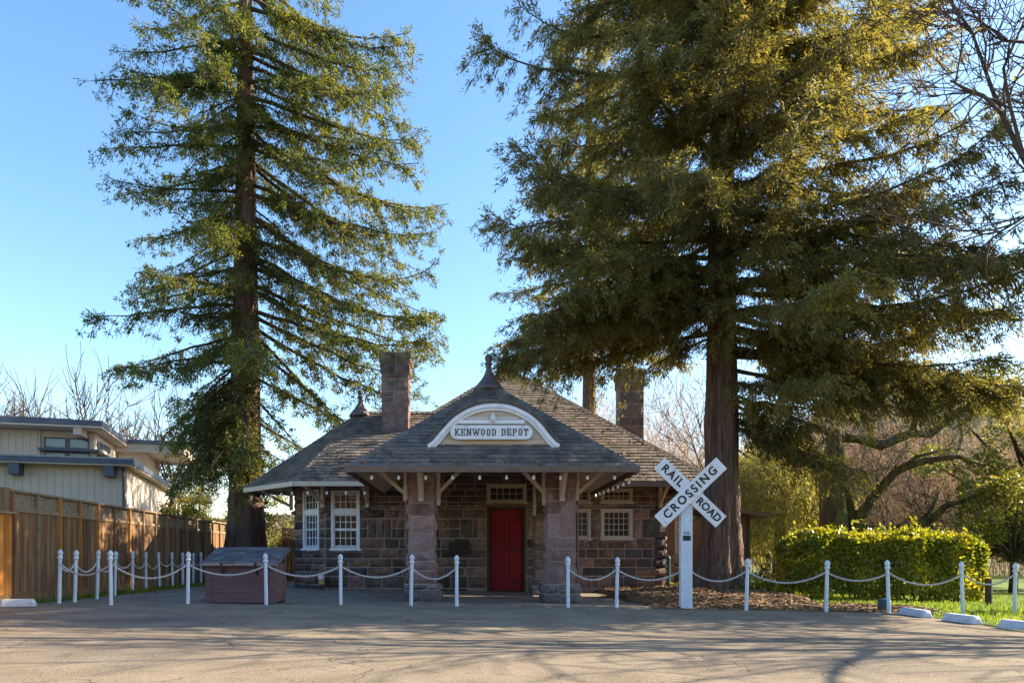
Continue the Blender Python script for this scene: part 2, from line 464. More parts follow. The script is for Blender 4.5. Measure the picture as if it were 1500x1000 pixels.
def ashlar(mb, W, z0, z1, openings=(), pal=STONE, hmin=.18, hmax=.42, wmin=.22, wmax=.85, seed=1, depth=.07, gap=.014, zs=None, u0=0.0):
    rr = random.Random(seed)
    if zs is None:
        cuts = sorted({z0, z1, *[round(o[2], 3) for o in openings], *[round(o[3], 3) for o in openings]})
        cuts = [c for c in cuts if z0 <= c <= z1]
        zs = []
        for a, b in zip(cuts, cuts[1:]):
            n = max(1, round((b - a) / rr.uniform(hmin, hmax)))
            ws = [rr.uniform(.55, 1.5) for _ in range(n)]
            t = a
            for k in ws:
                zs.append(t)
                t += (b - a) * k / sum(ws)
        zs.append(z1)
    for a, b in zip(zs, zs[1:]):
        free = [(u0, u0 + W)]
        for (o0, o1, oz0, oz1) in openings:
            if oz0 < b - .01 and oz1 > a + .01:
                nf = []
                for f0, f1 in free:
                    if o1 <= f0 or o0 >= f1: nf.append((f0, f1)); continue
                    if o0 - f0 > .02: nf.append((f0, o0))
                    if f1 - o1 > .02: nf.append((o1, f1))
                free = nf
        for f0, f1 in free:
            L = f1 - f0
            n = max(1, round(L / rr.uniform(wmin, wmax)))
            ws = [rr.uniform(.55, 1.6) for _ in range(n)]
            t = f0
            for k in ws:
                e = t + L * k / sum(ws)
                split = (b - a) > .3 and (e - t) < .6 and rr.random() < .3
                parts = [(a, b)] if not split else [(a, a + (b - a) * .5), (a + (b - a) * .5, b)]
                for pa, pb in parts:
                    c = rr.choice(pal)
                    k2 = rr.uniform(.75, 1.2)
                    block(mb, t + gap, e - gap, pa + gap, pb - gap, depth * rr.uniform(.6, 1.3), tuple(x * k2 for x in c), rr)
                t = e

def block(mb, u0, u1, z0, z1, dep, c, rr):
    nu, nz = (4 if u1 - u0 > .35 else 3), 3
    pts, fs = [], []
    for j in range(nz + 1):
        for i in range(nu + 1):
            u, z = u0 + (u1 - u0) * i / nu, z0 + (z1 - z0) * j / nz
            edge = i in (0, nu) or j in (0, nz)
            n = .006 if edge else dep * rr.uniform(.65, 1.25)
            pts.append((u + (0 if edge else rr.uniform(-.015, .015)), n, z))
    w_ = nu + 1
    for j in range(nz):
        for i in range(nu):
            fs.append((j * w_ + i, j * w_ + i + 1, (j + 1) * w_ + i + 1, (j + 1) * w_ + i))
    ring = [i for i in range(w_)] + [j * w_ + nu for j in range(1, nz + 1)] + [nz * w_ + i for i in range(nu - 1, -1, -1)] + [j * w_ for j in range(nz - 1, 0, -1)]
    b = len(pts)
    for k in ring:
        p = pts[k]
        pts.append((p[0], -.01, p[2]))
    m = len(ring)
    for k in range(m):
        fs.append((ring[k], b + k, b + (k + 1) % m, ring[(k + 1) % m]))
    mb.add(pts, fs, c)

def stone_pier(st, mo, x0, x1, y0, y1, z0, z1, pal, seed, **kw):
    """four ashlar faces round a mortar core"""
    g = .012
    mo.frame().box(x0 + g, x1 - g, y0 + g, y1 - g, z0, z1)
    for k, (O, U, N, W) in enumerate([((x0, y0, 0), (1, 0, 0), (0, -1, 0), x1 - x0), ((x1, y0, 0), (0, 1, 0), (1, 0, 0), y1 - y0),
                                      ((x1, y1, 0), (-1, 0, 0), (0, 1, 0), x1 - x0), ((x0, y1, 0), (0, -1, 0), (-1, 0, 0), y1 - y0)]):
        st.frame(O, U, N)
        rr = random.Random(seed)
        zs = [z0]
        while zs[-1] < z1 - .3: zs.append(zs[-1] + rr.uniform(kw.get('hmin', .2), kw.get('hmax', .42)))
        zs = [z for z in zs if z < z1 - .12] + [z1]
        ashlar(st, W, z0, z1, pal=pal, seed=seed * 7 + k, zs=zs, wmin=.3, wmax=.8, depth=kw.get('depth', .04))

def shingle_face(mb, poly, s_off=0.0, expo=0.155, seed=1, base=None):
    """poly: convex 3D polygon, first edge = lower horizontal edge"""
    rr = random.Random(seed)
    P = [Vector(p) for p in poly]
    a = (P[1] - P[0]).normalized()
    n = None
    for q in P[2:]:
        n = a.cross(q - P[0])
        if n.length > 1e-3: break
    n.normalize()
    if n.z < 0: n = -n
    sv = n.cross(a)
    if sv.z < 0: sv = -sv
    O = P[0]
    q2 = [((p - O).dot(a), (p - O).dot(sv)) for p in P]
    smax = max(q[1] for q in q2)
    def ext(s):
        xs = []
        for (x0, y0), (x1, y1) in zip(q2, q2[1:] + q2[:1]):
            if abs(y1 - y0) < 1e-6:
                if abs(y0 - s) < 1e-4: xs += [x0, x1]
                continue
            t = (s - y0) / (y1 - y0)
            if -1e-6 <= t <= 1 + 1e-6: xs.append(x0 + t * (x1 - x0))
        return (min(xs), max(xs)) if xs else None
    W3 = lambda u, s, h: O + a * u + sv * s + n * h
    def raw(pts, c):
        b = len(mb.v)
        mb.v += pts
        return b
    if base is not None:
        b = len(base.v)
        base.v += [p - n * .012 for p in P]
        base.f.append(list(range(b, b + len(P))))
        base.c.append((1, 1, 1))
    s = -((s_off) % expo)
    while s < smax - .01:
        lo, hi = max(s, 0), min(s + expo * 1.15, smax)
        e0, e1 = ext(lo), ext(min(hi, smax - 1e-4))
        if e0 and e1 and e0[1] - e0[0] > .02:
            u = e0[0] - rr.uniform(0, .2)
            band = rr.uniform(.93, 1.07)
            while u < e0[1]:
                wd = rr.uniform(.16, .36)
                ua, ub = max(u, e0[0]), min(u + wd - .006, e0[1])
                u += wd
                if ub - ua < .02: continue
                ta, tb = min(max(ua, e1[0]), e1[1]), min(max(ub, e1[0]), e1[1])
                j = rr.uniform(-.012, .012) if lo > 0 else rr.uniform(-.03, -.01)
                hgt = rr.uniform(.020, .034)
                g = band * rr.uniform(.72, 1.22)
                wm = rr.uniform(-.04, .05)
                c = (g * (1 + wm), g, g * (1 - wm))
                b = len(mb.v)
                mb.v += [W3(ua, lo + j, hgt), W3(ub, lo + j, hgt * rr.uniform(.8, 1.1)), W3(tb, hi, .004), W3(ta, hi, .004), W3(ua, lo + j, 0), W3(ub, lo + j, 0)]
                for f in ((0, 1, 2, 3), (4, 5, 1, 0), (4, 0, 3), (5, 2, 1)):
                    mb.f.append([b + i for i in f])
                    mb.c.append(c)
        s += expo

def ridge_caps(mb, p, q, wd=.13, drop=.09, step=.16, seed=1):
    rr = random.Random(seed)
    p, q = Vector(p), Vector(q)
    d = (q - p)
    L = d.length
    d.normalize()
    h = d.cross(Vector((0, 0, 1))).normalized()
    n = int(L / step)
    for i in range(n):
        a, b = p + d * (i * step), p + d * (min(i * step + step * 1.3, L))
        g = rr.uniform(.7, 1.15)
        k = len(mb.v)
        up = Vector((0, 0, .05))
        mb.v += [a + up, a + h * wd - Vector((0, 0, drop - .045)), a - h * wd - Vector((0, 0, drop - .045)), b + up * .6, b + h * wd - Vector((0, 0, drop - .02)), b - h * wd - Vector((0, 0, drop - .02)),
                 a - Vector((0, 0, .01))]
        for f in ((0, 1, 4, 3), (2, 0, 3, 5), (0, 6, 1), (0, 2, 6)):
            mb.f.append([k + x for x in f])
            mb.c.append((g, g, g))

# ------------------------------------------------------------------ the depot
DW = 20.5                      # front wall plane
DX = 0.43                      # porch axis
dep = empty('train_depot', (DX, DW, 0), 'old stone railway depot with hipped shingle roof and red door under a porch', 'depot')
TAN = 0.82
EZ, EY = 2.95, 19.2            # wing eave height and front line
WT = 3.55                      # wall top
WL, WR = -4.18, 5.57

wall_st, wall_mo = MB(), MB()
front_open = [(-4.0, -3.18, 1.15, 2.81), (.45, 1.58, -.25, 2.365), (.45, 1.58, 2.48, 3.0), (2.5, 3.42, 1.447, 2.287), (3.71, 4.61, 1.447, 2.287), (2.5, 3.42, 2.48, 2.87), (3.71, 4.61, 2.48, 2.87)]
def wall(O, U, N, W, openings, z0, z1, seed, th=.3):
    """mortar slab cut round the openings plus the blocks in front"""
    mo, st = wall_mo.frame(O, U, N), wall_st.frame(O, U, N)
    us = sorted({0.0, W, *[o[0] for o in openings], *[o[1] for o in openings]})
    zs = sorted({z0, z1, *[max(o[2], z0) for o in openings], *[o[3] for o in openings]})
    for a, b in zip(us, us[1:]):
        run = None
        for c, d in zip(zs, zs[1:]):
            m1, m2 = (a + b) / 2, (c + d) / 2
            hole = any(o[0] < m1 < o[1] and o[2] < m2 < o[3] for o in openings)
            if not hole:
                run = (run[0], d) if run else (c, d)
            if hole and run:
                mo.box(a, b, -th, 0, run[0], run[1]); run = None
        if run: mo.box(a, b, -th, 0, run[0], run[1])
    ashlar(st, W, z0, z1, openings, seed=seed, hmin=.16, hmax=.46)
wall((WL, DW, 0), (1, 0, 0), (0, -1, 0), WR - WL, [(o[0] - WL, o[1] - WL, o[2], o[3]) for o in front_open], -.25, WT, 11)
A_, B_ = (-5.32, 21.64, 0), (WL, DW, 0)
ang_open = [(.5, 1.34, 1.16, 2.86)]
wall(A_, (1, -1, 0), (-1, -1, 0), 1.612, ang_open, -.25, WT, 12)
wall((-5.32, 25.0, 0), (0, -1, 0), (-1, 0, 0), 3.36, [], -.25, WT, 13)
wall((WR, DW, 0), (0, 1, 0), (1, 0, 0), 1.4, [], -.25, WT, 14)
wall((WR, DW + 1.4, 0), (1, 0, 0), (0, -1, 0), .95, [(.18, .80, .98, 2.22)], -.25, WT, 17)
wall((WR + .95, DW + 1.4, 0), (0, 1, 0), (1, 0, 0), 6.6, [], -.25, WT, 15)
wall((WR + .95, 28.5, 0), (-1, 0, 0), (0, 1, 0), 11.84, [], -.25, WT, 16)
o = wall_st.build('stone_wall', 'stone', dep)
o2 = wall_mo.build('mortar_bed', 'mortar', o, origin=(DX, DW, 0))

# stone lintels and sills, proud of the wall
ls = MB((0, DW, 0), (1, 0, 0), (0, -1, 0))
rr = random.Random(3)
def lintel(x0, x1, z0, z1, c):
    ls.v, ls.f, ls.c = [], [], []
    block(ls, x0, x1, z0, z1, .10, c, rr)
    ls.build('stone_sill' if z0 < 1.9 else 'stone_lintel', 'stone', dep)
for (x0, x1, z0, z1) in ((-4.12, -3.05, 1.0, 1.14), (2.42, 3.5, 1.30, 1.437), (3.63, 4.7, 1.30, 1.437), (.35, 1.68, 2.37, 2.475), (2.42, 4.7, 2.30, 2.47)):
    lintel(x0, x1, z0, z1, (0.24, .165, .15))
ls.frame(A_, (1, -1, 0), (-1, -1, 0))
lintel(.42, 1.42, 1.02, 1.15, (0.24, .165, .15))

def window(O, U, N, u0, u1, z0, z1, nx, nz, name='window', casing=.07, mat='cream', sash=None, glassmat='glass', paint=None, blind=None):
    """casing, sashes and muntins; sash: list of (z0,z1,nx,nz) lights"""
    f = MB(O, U, N)
    c = casing
    f.box(u0, u0 + c, -.10, .035, z0, z1)
    f.box(u1 - c, u1, -.10, .035, z0, z1)
    f.box(u0 + c, u1 - c, -.10, .037, z1 - c, z1)
    f.box(u0 + c, u1 - c, -.10, .036, z0, z0 + c * .6)
    g = MB(O, U, N)
    lights = sash or [(z0 + c * .6, z1 - c, nx, nz)]
    zprev = None
    for (a, b, mx, mz) in lights:
        if zprev is not None and a - zprev > .01:
            f.box(u0 + c, u1 - c, -.09, .03, zprev, a)
        zprev = b
        s = .035
        f.box(u0 + c, u0 + c + s, -.07, -.01, a, b); f.box(u1 - c - s, u1 - c, -.07, -.01, a, b)
        f.box(u0 + c + s, u1 - c - s, -.07, -.012, a, a + s); f.box(u0 + c + s, u1 - c - s, -.07, -.012, b - s, b)
        U0, U1, Z0, Z1 = u0 + c + s, u1 - c - s, a + s, b - s
        for i in range(1, mx):
            x = U0 + (U1 - U0) * i / mx
            f.box(x - .009, x + .009, -.055, -.022, Z0, Z1)
        for i in range(1, mz):
            z = Z0 + (Z1 - Z0) * i / mz
            f.box(U0, U1, -.057, -.024, z - .009, z + .009)
        g.box(U0 - .01, U1 + .01, -.052, -.046, Z0 - .01, Z1 + .01)
    w_ = f.build(name, mat, dep, bevel=0)
    g.build('glass', glassmat, w_, origin=(DX, DW, 0))
    sl_ = MB(O, U, N)
    sl_.box(u0 - .04, u1 + .04, -.05, .085, z0 - .055, z0 - .002)
    sl_.build('window_sill', mat, w_, origin=(DX, DW, 0))
    return w_

FO, FU, FN = (0, DW, 0), (1, 0, 0), (0, -1, 0)
lz = [(1.21, 1.70, 4, 2), (1.70, 2.13, 4, 2), (2.27, 2.72, 4, 2)]
w1 = window(FO, FU, FN, -4.0, -3.18, 1.15, 2.81, 4, 4, mat='white', sash=lz)
w1['label'] = 'white sash window facing front in the left wing'
w2 = window(A_, (1, -1, 0), (-1, -1, 0), .5, 1.34, 1.16, 2.86, 4, 4, mat='white', sash=[(a + .01, b + .03, c, d) for a, b, c, d in lz])
w2['label'] = 'white sash window on the angled face of the left wing'
window(FO, FU, FN, .45, 1.58, 2.48, 3.0, 5, 2, name='transom_window', casing=.08)
window(FO, FU, FN, 2.5, 3.42, 1.447, 2.287, 5, 4)
window(FO, FU, FN, 3.71, 4.61, 1.447, 2.287, 5, 4)
window(FO, FU, FN, 2.5, 3.42, 2.48, 2.87, 5, 2, name='transom_window')
window(FO, FU, FN, 3.71, 4.61, 2.48, 2.87, 5, 2, name='transom_window')
# side door panel on the set-back bit
sd = MB((WR, DW + 1.4, 0), (1, 0, 0), (0, -1, 0))
sd.box(.18, .80, -.12, -.04, .98, 2.22)
for k in range(4): sd.box(.2 + k * .15, .34 + k * .15, -.05, -.025, 1.0, 2.2)
sd.build('shutter', M['shed'], dep)

# the red door
d = MB(FO, FU, FN)
d.box(.45, .53, -.2, .0, -.06, 2.36); d.box(1.50, 1.58, -.2, .0, -.06, 2.36); d.box(.53, 1.50, -.2, .0, 2.28, 2.36)
door = MB(FO, FU, FN)
door.box(.54, 1.49, -.16, -.115, -.05, 2.275)
for k in range(7):
    x = .545 + k * .1345
    door.box(x + .004, x + .13, -.12, -.10, -.045, 2.27)
for z in (.1, 1.02, 2.05): door.box(.56, 1.47, -.105, -.075, z, z + .15)
for x in (.56, .975, 1.36): door.box(x, x + .1, -.1045, -.0755, .25, 2.05)
dobj = door.build('door', 'red', dep)
d.build('door_frame', 'dark_wood', dobj, origin=(DX, DW, 0))
h = MB(FO, FU, FN)
h.box(.58, .64, -.10, -.08, .98, 1.2, 1)
h.tube([(.61, -.09, 1.1), (.61, -.03, 1.1)], [.012, .03], 8)
for z in (.16, 1.08, 2.11):
    hg = MB(FO, FU, FN)
    hg.box(1.1, 1.485, -.076, -.068, z, z + .035)
    hg.build('strap_hinge', 'black', dobj, origin=(DX, DW, 0))
h.build('handle', 'brass', dobj, origin=(DX, DW, 0))

# piers of the porch
st, mo = MB(), MB()
def pier(x0, x1, y0, y1, ztop, seed, mat_pal=MAUVE):
    s, m_ = MB(), MB()
    z0 = float(gz((x0 + x1) / 2)) - .03
    stone_pier(s, m_, x0, x1, y0, y1, .33, ztop, mat_pal, seed, hmin=.24, hmax=.5)
    stone_pier(s, m_, x0 - .09, x1 + .09, y0 - .1, y1 + .09, z0, .33, [(0.15, .145, .15), (.12, .12, .125), (.18, .165, .16)], seed + 50, depth=.06)
    p = s.build('stone_pier', 'stone', dep)
    m_.build('mortar_core', 'mortar', p, origin=(DX, DW, 0))
pier(-1.37, -.79, 15.6, 16.2, 2.95, 21)
pier(1.66, 2.28, 15.6, 16.2, 2.95, 22)
pier(1.68, 2.10, 18.85, 19.3, 3.5, 23, [(0.23, .17, .13), (.20, .15, .12), (.25, .18, .15)])

# roofs
APEX = (DX, 17.42, 5.13)
PX0, PX1, PY, PZ = -2.5, 3.36, 14.5, 2.74
PR = (PX1 - PX0) / 2
tP = (APEX[2] - PZ) / PR
main = MB(); base = MB()
PEAK = (1.22, EY + 5.42, EZ + 5.42 * TAN)
rz = lambda run: EZ + run * TAN
F2 = lambda x, run: (x, EY + run, rz(run))
cosp = 1 / math.sqrt(1 + TAN * TAN)
LRX = -3.42
FIN_L = (LRX, EY + 2.95, rz(2.95))
CH0, CH1 = (-4.74, EY, EZ), (-6.67, EY + 1.93, EZ)
BK = EY + 10.84
shingle_face(main, [F2(-4.74, 0), F2(-2.3, 0), F2(-2.3, 2.95), F2(LRX, 2.95)], 0, seed=31, base=base)
shingle_face(main, [F2(-2.3, 1.4), F2(-1.25, 1.4), F2(-1.25, 2.95), F2(-2.3, 2.95)], 1.4 / cosp, seed=32, base=base)
shingle_face(main, [F2(-1.25, 1.4), F2(3.2, 1.4), F2(3.2, 3.44), F2(1.22, 5.42), F2(-1.25, 2.95)], 1.4 / cosp, seed=33, base=base)
shingle_face(main, [F2(3.2, 0), F2(6.64, 0), F2(3.2, 3.44)], 0, seed=34, base=base)
shingle_face(main, [F2(3.1, 0), F2(3.2, 0), F2(3.2, 1.4), F2(1.68, 1.4)], 0, seed=44, base=base)
shingle_face(main, [F2(-2.3, 0), F2(-2.22, 0), F2(-.82, 1.4), F2(-2.3, 1.4)], 0, seed=45, base=base)
shingle_face(main, [CH1, CH0, FIN_L], 0, seed=35, base=base)
shingle_face(main, [(-6.67, 23.17, EZ), CH1, FIN_L], 0, seed=36, base=base)
shingle_face(main, [(-4.2, 25.1, EZ), (-6.67, 23.17, EZ), FIN_L], 0, seed=37, base=base)
shingle_face(main, [(0, 25.1, EZ), (-4.2, 25.1, EZ), FIN_L, (0, FIN_L[1], FIN_L[2])], 0, seed=38, base=base)
shingle_face(main, [(6.64, EY, EZ), (6.64, BK, EZ), PEAK], 0, seed=39, base=base)
shingle_face(main, [(6.64, BK, EZ), (-4.2, BK, EZ), PEAK], 0, seed=40, base=base)
shingle_face(main, [(-4.2, BK, EZ), (-4.2, EY + 2, EZ + .3), PEAK], 0, seed=41, base=base)
ridge_caps(main, (6.64, EY, EZ), PEAK, seed=1)
ridge_caps(main, CH0, FIN_L, seed=2, wd=.1, drop=.05)
ridge_caps(main, CH1, FIN_L, seed=3)
ridge_caps(main, FIN_L, (-.5, FIN_L[1], FIN_L[2]), seed=4)
roof = main.build('shingle_roof', 'shingle', dep)
base.build('roof_deck', 'soffit', roof, origin=(DX, DW, 0))

porch = MB(); pbase = MB()
RB = 21.8
shingle_face(porch, [(PX0, PY, PZ), (PX1, PY, PZ), APEX], 0, seed=51, base=pbase)
shingle_face(porch, [(PX0, RB, PZ), (PX0, PY, PZ), APEX, (DX, RB, APEX[2])], 0, seed=52, base=pbase)
shingle_face(porch, [(PX1, PY, PZ), (PX1, RB, PZ), (DX, RB, APEX[2]), APEX], 0, seed=53, base=pbase)
ridge_caps(porch, (PX0, PY, PZ), APEX, seed=5)
ridge_caps(porch, (PX1, PY, PZ), APEX, seed=6)
ridge_caps(porch, APEX, (DX, RB, APEX[2]), seed=7)
proof = porch.build('porch_roof', 'shingle', dep)
pbase.build('porch_ceiling', 'soffit', proof, origin=(DX, DW, 0))

def roof_litter(parent, fn, n, seed):
    r_ = np.random.default_rng(seed)
    C, A = [], []
    for _ in range(n):
        p, al, up = fn(r_)
        C.append(p); A.append(al * r_.normal() + up * r_.normal())
    C = np.array(C); A = np.array(A)
    o = leaf_mesh('fallen_needles', C, A, r_.uniform(.05, .16, n), r_.uniform(.012, .04, n), 'litter', parent, (DX, DW, 0), r_, tint=(.4, 1.4))
    o['kind'] = 'stuff'
LITTER = [(roof, lambda r_: ((lambda x, t: (np.array([x, EY + t, rz(t) + .045]), np.array([1.0, 0, 0]), np.array([0, .77, .63])))(*((lambda t: (r_.uniform(3.2, 6.5 - t), t))(r_.uniform(0, 1) ** 2 * 3.2)))), 260, 5),
          (roof, lambda r_: ((lambda x, t: (np.array([x, EY + t, rz(t) + .045]), np.array([1.0, 0, 0]), np.array([0, .77, .63])))(r_.uniform(-4.4, -2.4), r_.uniform(0, 1) ** 2 * 2.6)), 170, 6),
          (proof, lambda r_: ((lambda t: (np.array([DX + r_.uniform(-1, 1) * (PR - t - .1), PY + t, PZ + tP * t + .045]), np.array([1.0, 0, 0]), np.array([0, .77, .63])))(r_.uniform(0, 1) ** 2 * .45)), 150, 7)]

# finials
def finial(c, s, parent, name='finial'):
    f = MB()
    f.lathe(c, [(.40 * s, -.16 * s), (.41 * s, -.12 * s), (.30 * s, .03 * s), (.19 * s, .16 * s), (.11 * s, .30 * s), (.075 * s, .42 * s), (.07 * s, .52 * s), (.10 * s, .55 * s), (.10 * s, .58 * s),
                (.07 * s, .60 * s), (.075 * s, .63 * s), (.10 * s, .68 * s), (.105 * s, .73 * s), (.085 * s, .79 * s), (.03 * s, .82 * s)], 16)
    f.build(name, 'finial', parent, origin=(DX, DW, 0), smooth=True)
finial((APEX[0], APEX[1], APEX[2] - .05), .92, proof)
finial((PEAK[0], PEAK[1], PEAK[2] - .02), .92, roof)
finial((FIN_L[0], FIN_L[1], FIN_L[2]), .86, roof)

# eave trim: fascia boards and gutters
tr = MB()
def eave(mb, p, q, h_, t_, dz=0):
    p, q = Vector(p), Vector(q)
    mb.bar(p + Vector((0, 0, dz)), q + Vector((0, 0, dz)), t_, h_)
tr.frame()
eave(tr, (-4.74, EY - .02, EZ), (-2.52, EY - .02, EZ), .13, .05, -.075)
eave(tr, (-6.69, EY + 1.92, EZ), (-4.75, EY - .025, EZ), .13, .05, -.075)
eave(tr, (-6.69, EY + 4, EZ), (-6.69, EY + 1.94, EZ), .13, .05, -.075)
tr.build('fascia', 'cream', dep)
gt = MB()
eave(gt, (3.38, EY - .03, EZ), (6.66, EY - .03, EZ), .14, .09, -.085)
eave(gt, (6.67, EY, EZ), (6.67, BK, EZ), .14, .05, -.085)
eave(gt, (PX0 - .03, PY - .05, PZ), (PX1 + .03, PY - .05, PZ), .12, .12, -.06)
eave(gt, (PX0 - .03, PY + .03, PZ), (PX0 - .03, 20.2, PZ), .10, .05, -.06)
eave(gt, (PX1 + .03, PY + .03, PZ), (PX1 + .03, 20.2, PZ), .10, .05, -.06)
gt.build('gutter', 'gutter', dep)
ds = MB()
ds.tube([(-1.43, 15.9, 2.62), (-1.43, 15.9, .05)], .035, 8)
ds.build('downspout', 'gutter', dep)
ds = MB()
ds.tube([(2.36, 15.9, 2.62), (2.36, 15.9, .0)], .03, 8)
ds.build('downspout', 'gutter', dep)

# porch timber: beams, legs on the piers and braces
bm = MB()
for y in (15.9,):
    bm.box(-2.15, 3.05, y - .09, y + .09, 2.95, 3.13)
for x in (-1.08, 1.97):
    bm.box(x - .09, x + .09, 16.0, 20.4, 2.96, 3.12)
bm.build('porch_beam', 'cream', dep)
def leg(parts, mat='cream'):
    b = MB()
    for kind, *a in parts:
        if kind == 'box': b.box(*a)
        else: b.bar(*a)
    return b.build('bracket', mat, dep, bevel=.008)
for px_, sgn in ((-1.08, 1), (1.97, -1)):
    leg([('box', px_ - .055, px_ + .055, 15.46, 15.555, 2.12, 2.86), ('bar', (px_, 15.5, 2.2), (px_, 14.75, 2.84), .09, .09)])
    xe = px_ + sgn * .36
    leg([('box', xe - .045, xe + .045, 15.72, 15.82, 2.05, 2.94), ('bar', (xe, 15.77, 2.32), (xe + sgn * .58, 15.77, 2.92), .08, .08)])
    xo = px_ - sgn * .36
    leg([('box', xo - .045, xo + .045, 15.72, 15.82, 2.15, 2.94), ('bar', (xo, 15.77, 2.3), (xo - sgn * .62, 15.77, 2.84), .08, .08), ('bar', (xo, 16.1, 2.3), (xo - sgn * .66, 16.1, 2.84), .08, .08)])
leg([('box', 1.62, 1.70, 18.74, 18.84, 2.0, 3.4)])
# brackets of the wings
def wing_bracket(O, N, u, out_=1.05, z0=2.32):
    U = Vector((-N[1], N[0], 0))
    b = MB(O, U, N)
    b.box(u - .05, u + .05, .06, .16, z0, 2.93)
    b.bar((u, .12, z0 + .12), (u, out_, 2.9), .08, .08)
    b.box(u - .045, u + .045, .1, out_ + .1, 2.90, 2.98)
    ob = b.build('bracket', 'cream', dep, bevel=.006)
    c = MB(O, U, N)
    block(c, u - .09, u + .09, z0 - .16, z0, .13, (.16, .13, .12), rr)
    c.build('stone_corbel', 'stone', ob, origin=(DX, DW, 0))
n1 = Vector((-1, -1, 0)).normalized()
n2 = Vector((-.38, -.92, 0)).normalized()
n3 = Vector((-.92, -.38, 0)).normalized()
wing_bracket((-2.95, DW, 0), (0, -1, 0), 0)
wing_bracket((WL, DW, 0), tuple(n2), 0)
wing_bracket(A_, tuple(n3), 0)
wing_bracket((WR - .18, DW, 0), (0, -1, 0), 0, .95)

# the eyebrow dormer on the porch roof
DY = 15.12
prof = [(626, 652), (633, 647), (642, 637), (655, 622), (670, 608.5), (690, 598), (707, 593.3), (724, 592), (741, 593.3), (757, 598), (777, 608.5), (792, 622), (804, 637), (813, 647), (820, 651.5)]
sc = DY / F_PX
arch = [((x - CX) * sc, CAM_H + (HY - y) * sc) for x, y in prof]
def smooth_line(P, n=4):
    outp = []
    for i in range(len(P) - 1):
        p0, p1, p2, p3 = P[max(i - 1, 0)], P[i], P[i + 1], P[min(i + 2, len(P) - 1)]
        for k in range(n):
            t = k / n
            outp.append(tuple(.5 * ((2 * p1[j]) + (-p0[j] + p2[j]) * t + (2 * p0[j] - 5 * p1[j] + 4 * p2[j] - p3[j]) * t * t + (-p0[j] + 3 * p1[j] - 3 * p2[j] + p3[j]) * t ** 3) for j in (0, 1)))
    outp.append(P[-1])
    return outp
arch = smooth_line(arch, 3)
def inset(P, dd):
    res = []
    for i, p in enumerate(P):
        a, b = P[max(i - 1, 0)], P[min(i + 1, len(P) - 1)]
        tx, tz = b[0] - a[0], b[1] - a[1]
        l = math.hypot(tx, tz)
        res.append((p[0] + tz / l * dd, p[1] - tx / l * dd))
    return res
def band(mb, Pa, Pb, y0, y1, c=1.0):
    for i in range(len(Pa) - 1):
        q = [Pa[i], Pa[i + 1], Pb[i + 1], Pb[i]]
        mb.add([(x, y0, z) for x, z in q] + [(x, y1, z) for x, z in q], [(0, 1, 2, 3), (7, 6, 5, 4), (0, 4, 5, 1), (1, 5, 6, 2), (2, 6, 7, 3), (3, 7, 4, 0)], c)
dorm = MB()
slope_y = lambda z: PY + (z - PZ) / tP
zc = [z for x, z in arch]
o_arch = inset(arch, -.07)
cnt = 0
for i in range(len(o_arch) - 1):
    (xa, za), (xb, zb) = o_arch[i], o_arch[i + 1]
    ya, yb = slope_y(za) + .06, slope_y(zb) + .06
    y = DY - .06
    while y < max(ya, yb):
        y2 = y + .15
        g = random.uniform(.75, 1.2)
        dorm.add([(xa, min(y, ya), za + .02), (xb, min(y, yb), zb + .02), (xb, min(y2, yb), zb), (xa, min(y2, ya), za), (xa, min(y, ya), za - .01), (xb, min(y, yb), zb - .01)], [(0, 1, 2, 3), (4, 5, 1, 0)], g)
        y = y2
dm = dorm.build('eyebrow_dormer', 'shingle', dep)
tm = MB()
i1, i2 = inset(arch, .075), inset(arch, .135)
band(tm, arch, i1, DY - .08, DY + .02)
band(tm, i1, i2, DY - .045, DY + .02)
tm.build('arch_trim', 'white', dm, origin=(DX, DW, 0))
ed = MB()
band(ed, inset(arch, -.075), inset(arch, -.004), DY - .05, DY + .12, .75)
ed.build('roof_edge', 'shingle', dm, origin=(DX, DW, 0))
fc = MB()
i3 = inset(arch, .11)
zb = min(z for x, z in i3) - .02
pts = [(x, z) for x, z in i3]
fc.poly_extrude([(pts[0][0], 3.2)] + pts + [(pts[-1][0], 3.2)], DY + .02, DY + .05)
for k in range(7):
    z = 3.3 + k * .1
    xs = [x for x, zz in i3 if zz > z + .09]
    if len(xs) > 2: fc.box(min(xs), max(xs), DY + .004, DY + .021, z, z + .093)
fc.build('dormer_face', 'cream', dm, origin=(DX, DW, 0))
ml = MB()
ml.box(DX - .70, DX + .70, DY - .04, DY + .003, 3.72, 3.80)
ml.box(DX - .55, DX + .55, DY - .02, DY + .003, 3.825, 3.845)
ml.lathe((DX + .03, DY - .06, 3.83), [(.01, -.09), (.05, -.07), (.068, -.01), (.05, .05), (.02, .07), (.02, .11)], 10)
ml.build('moulding', 'white', dm, origin=(DX, DW, 0))

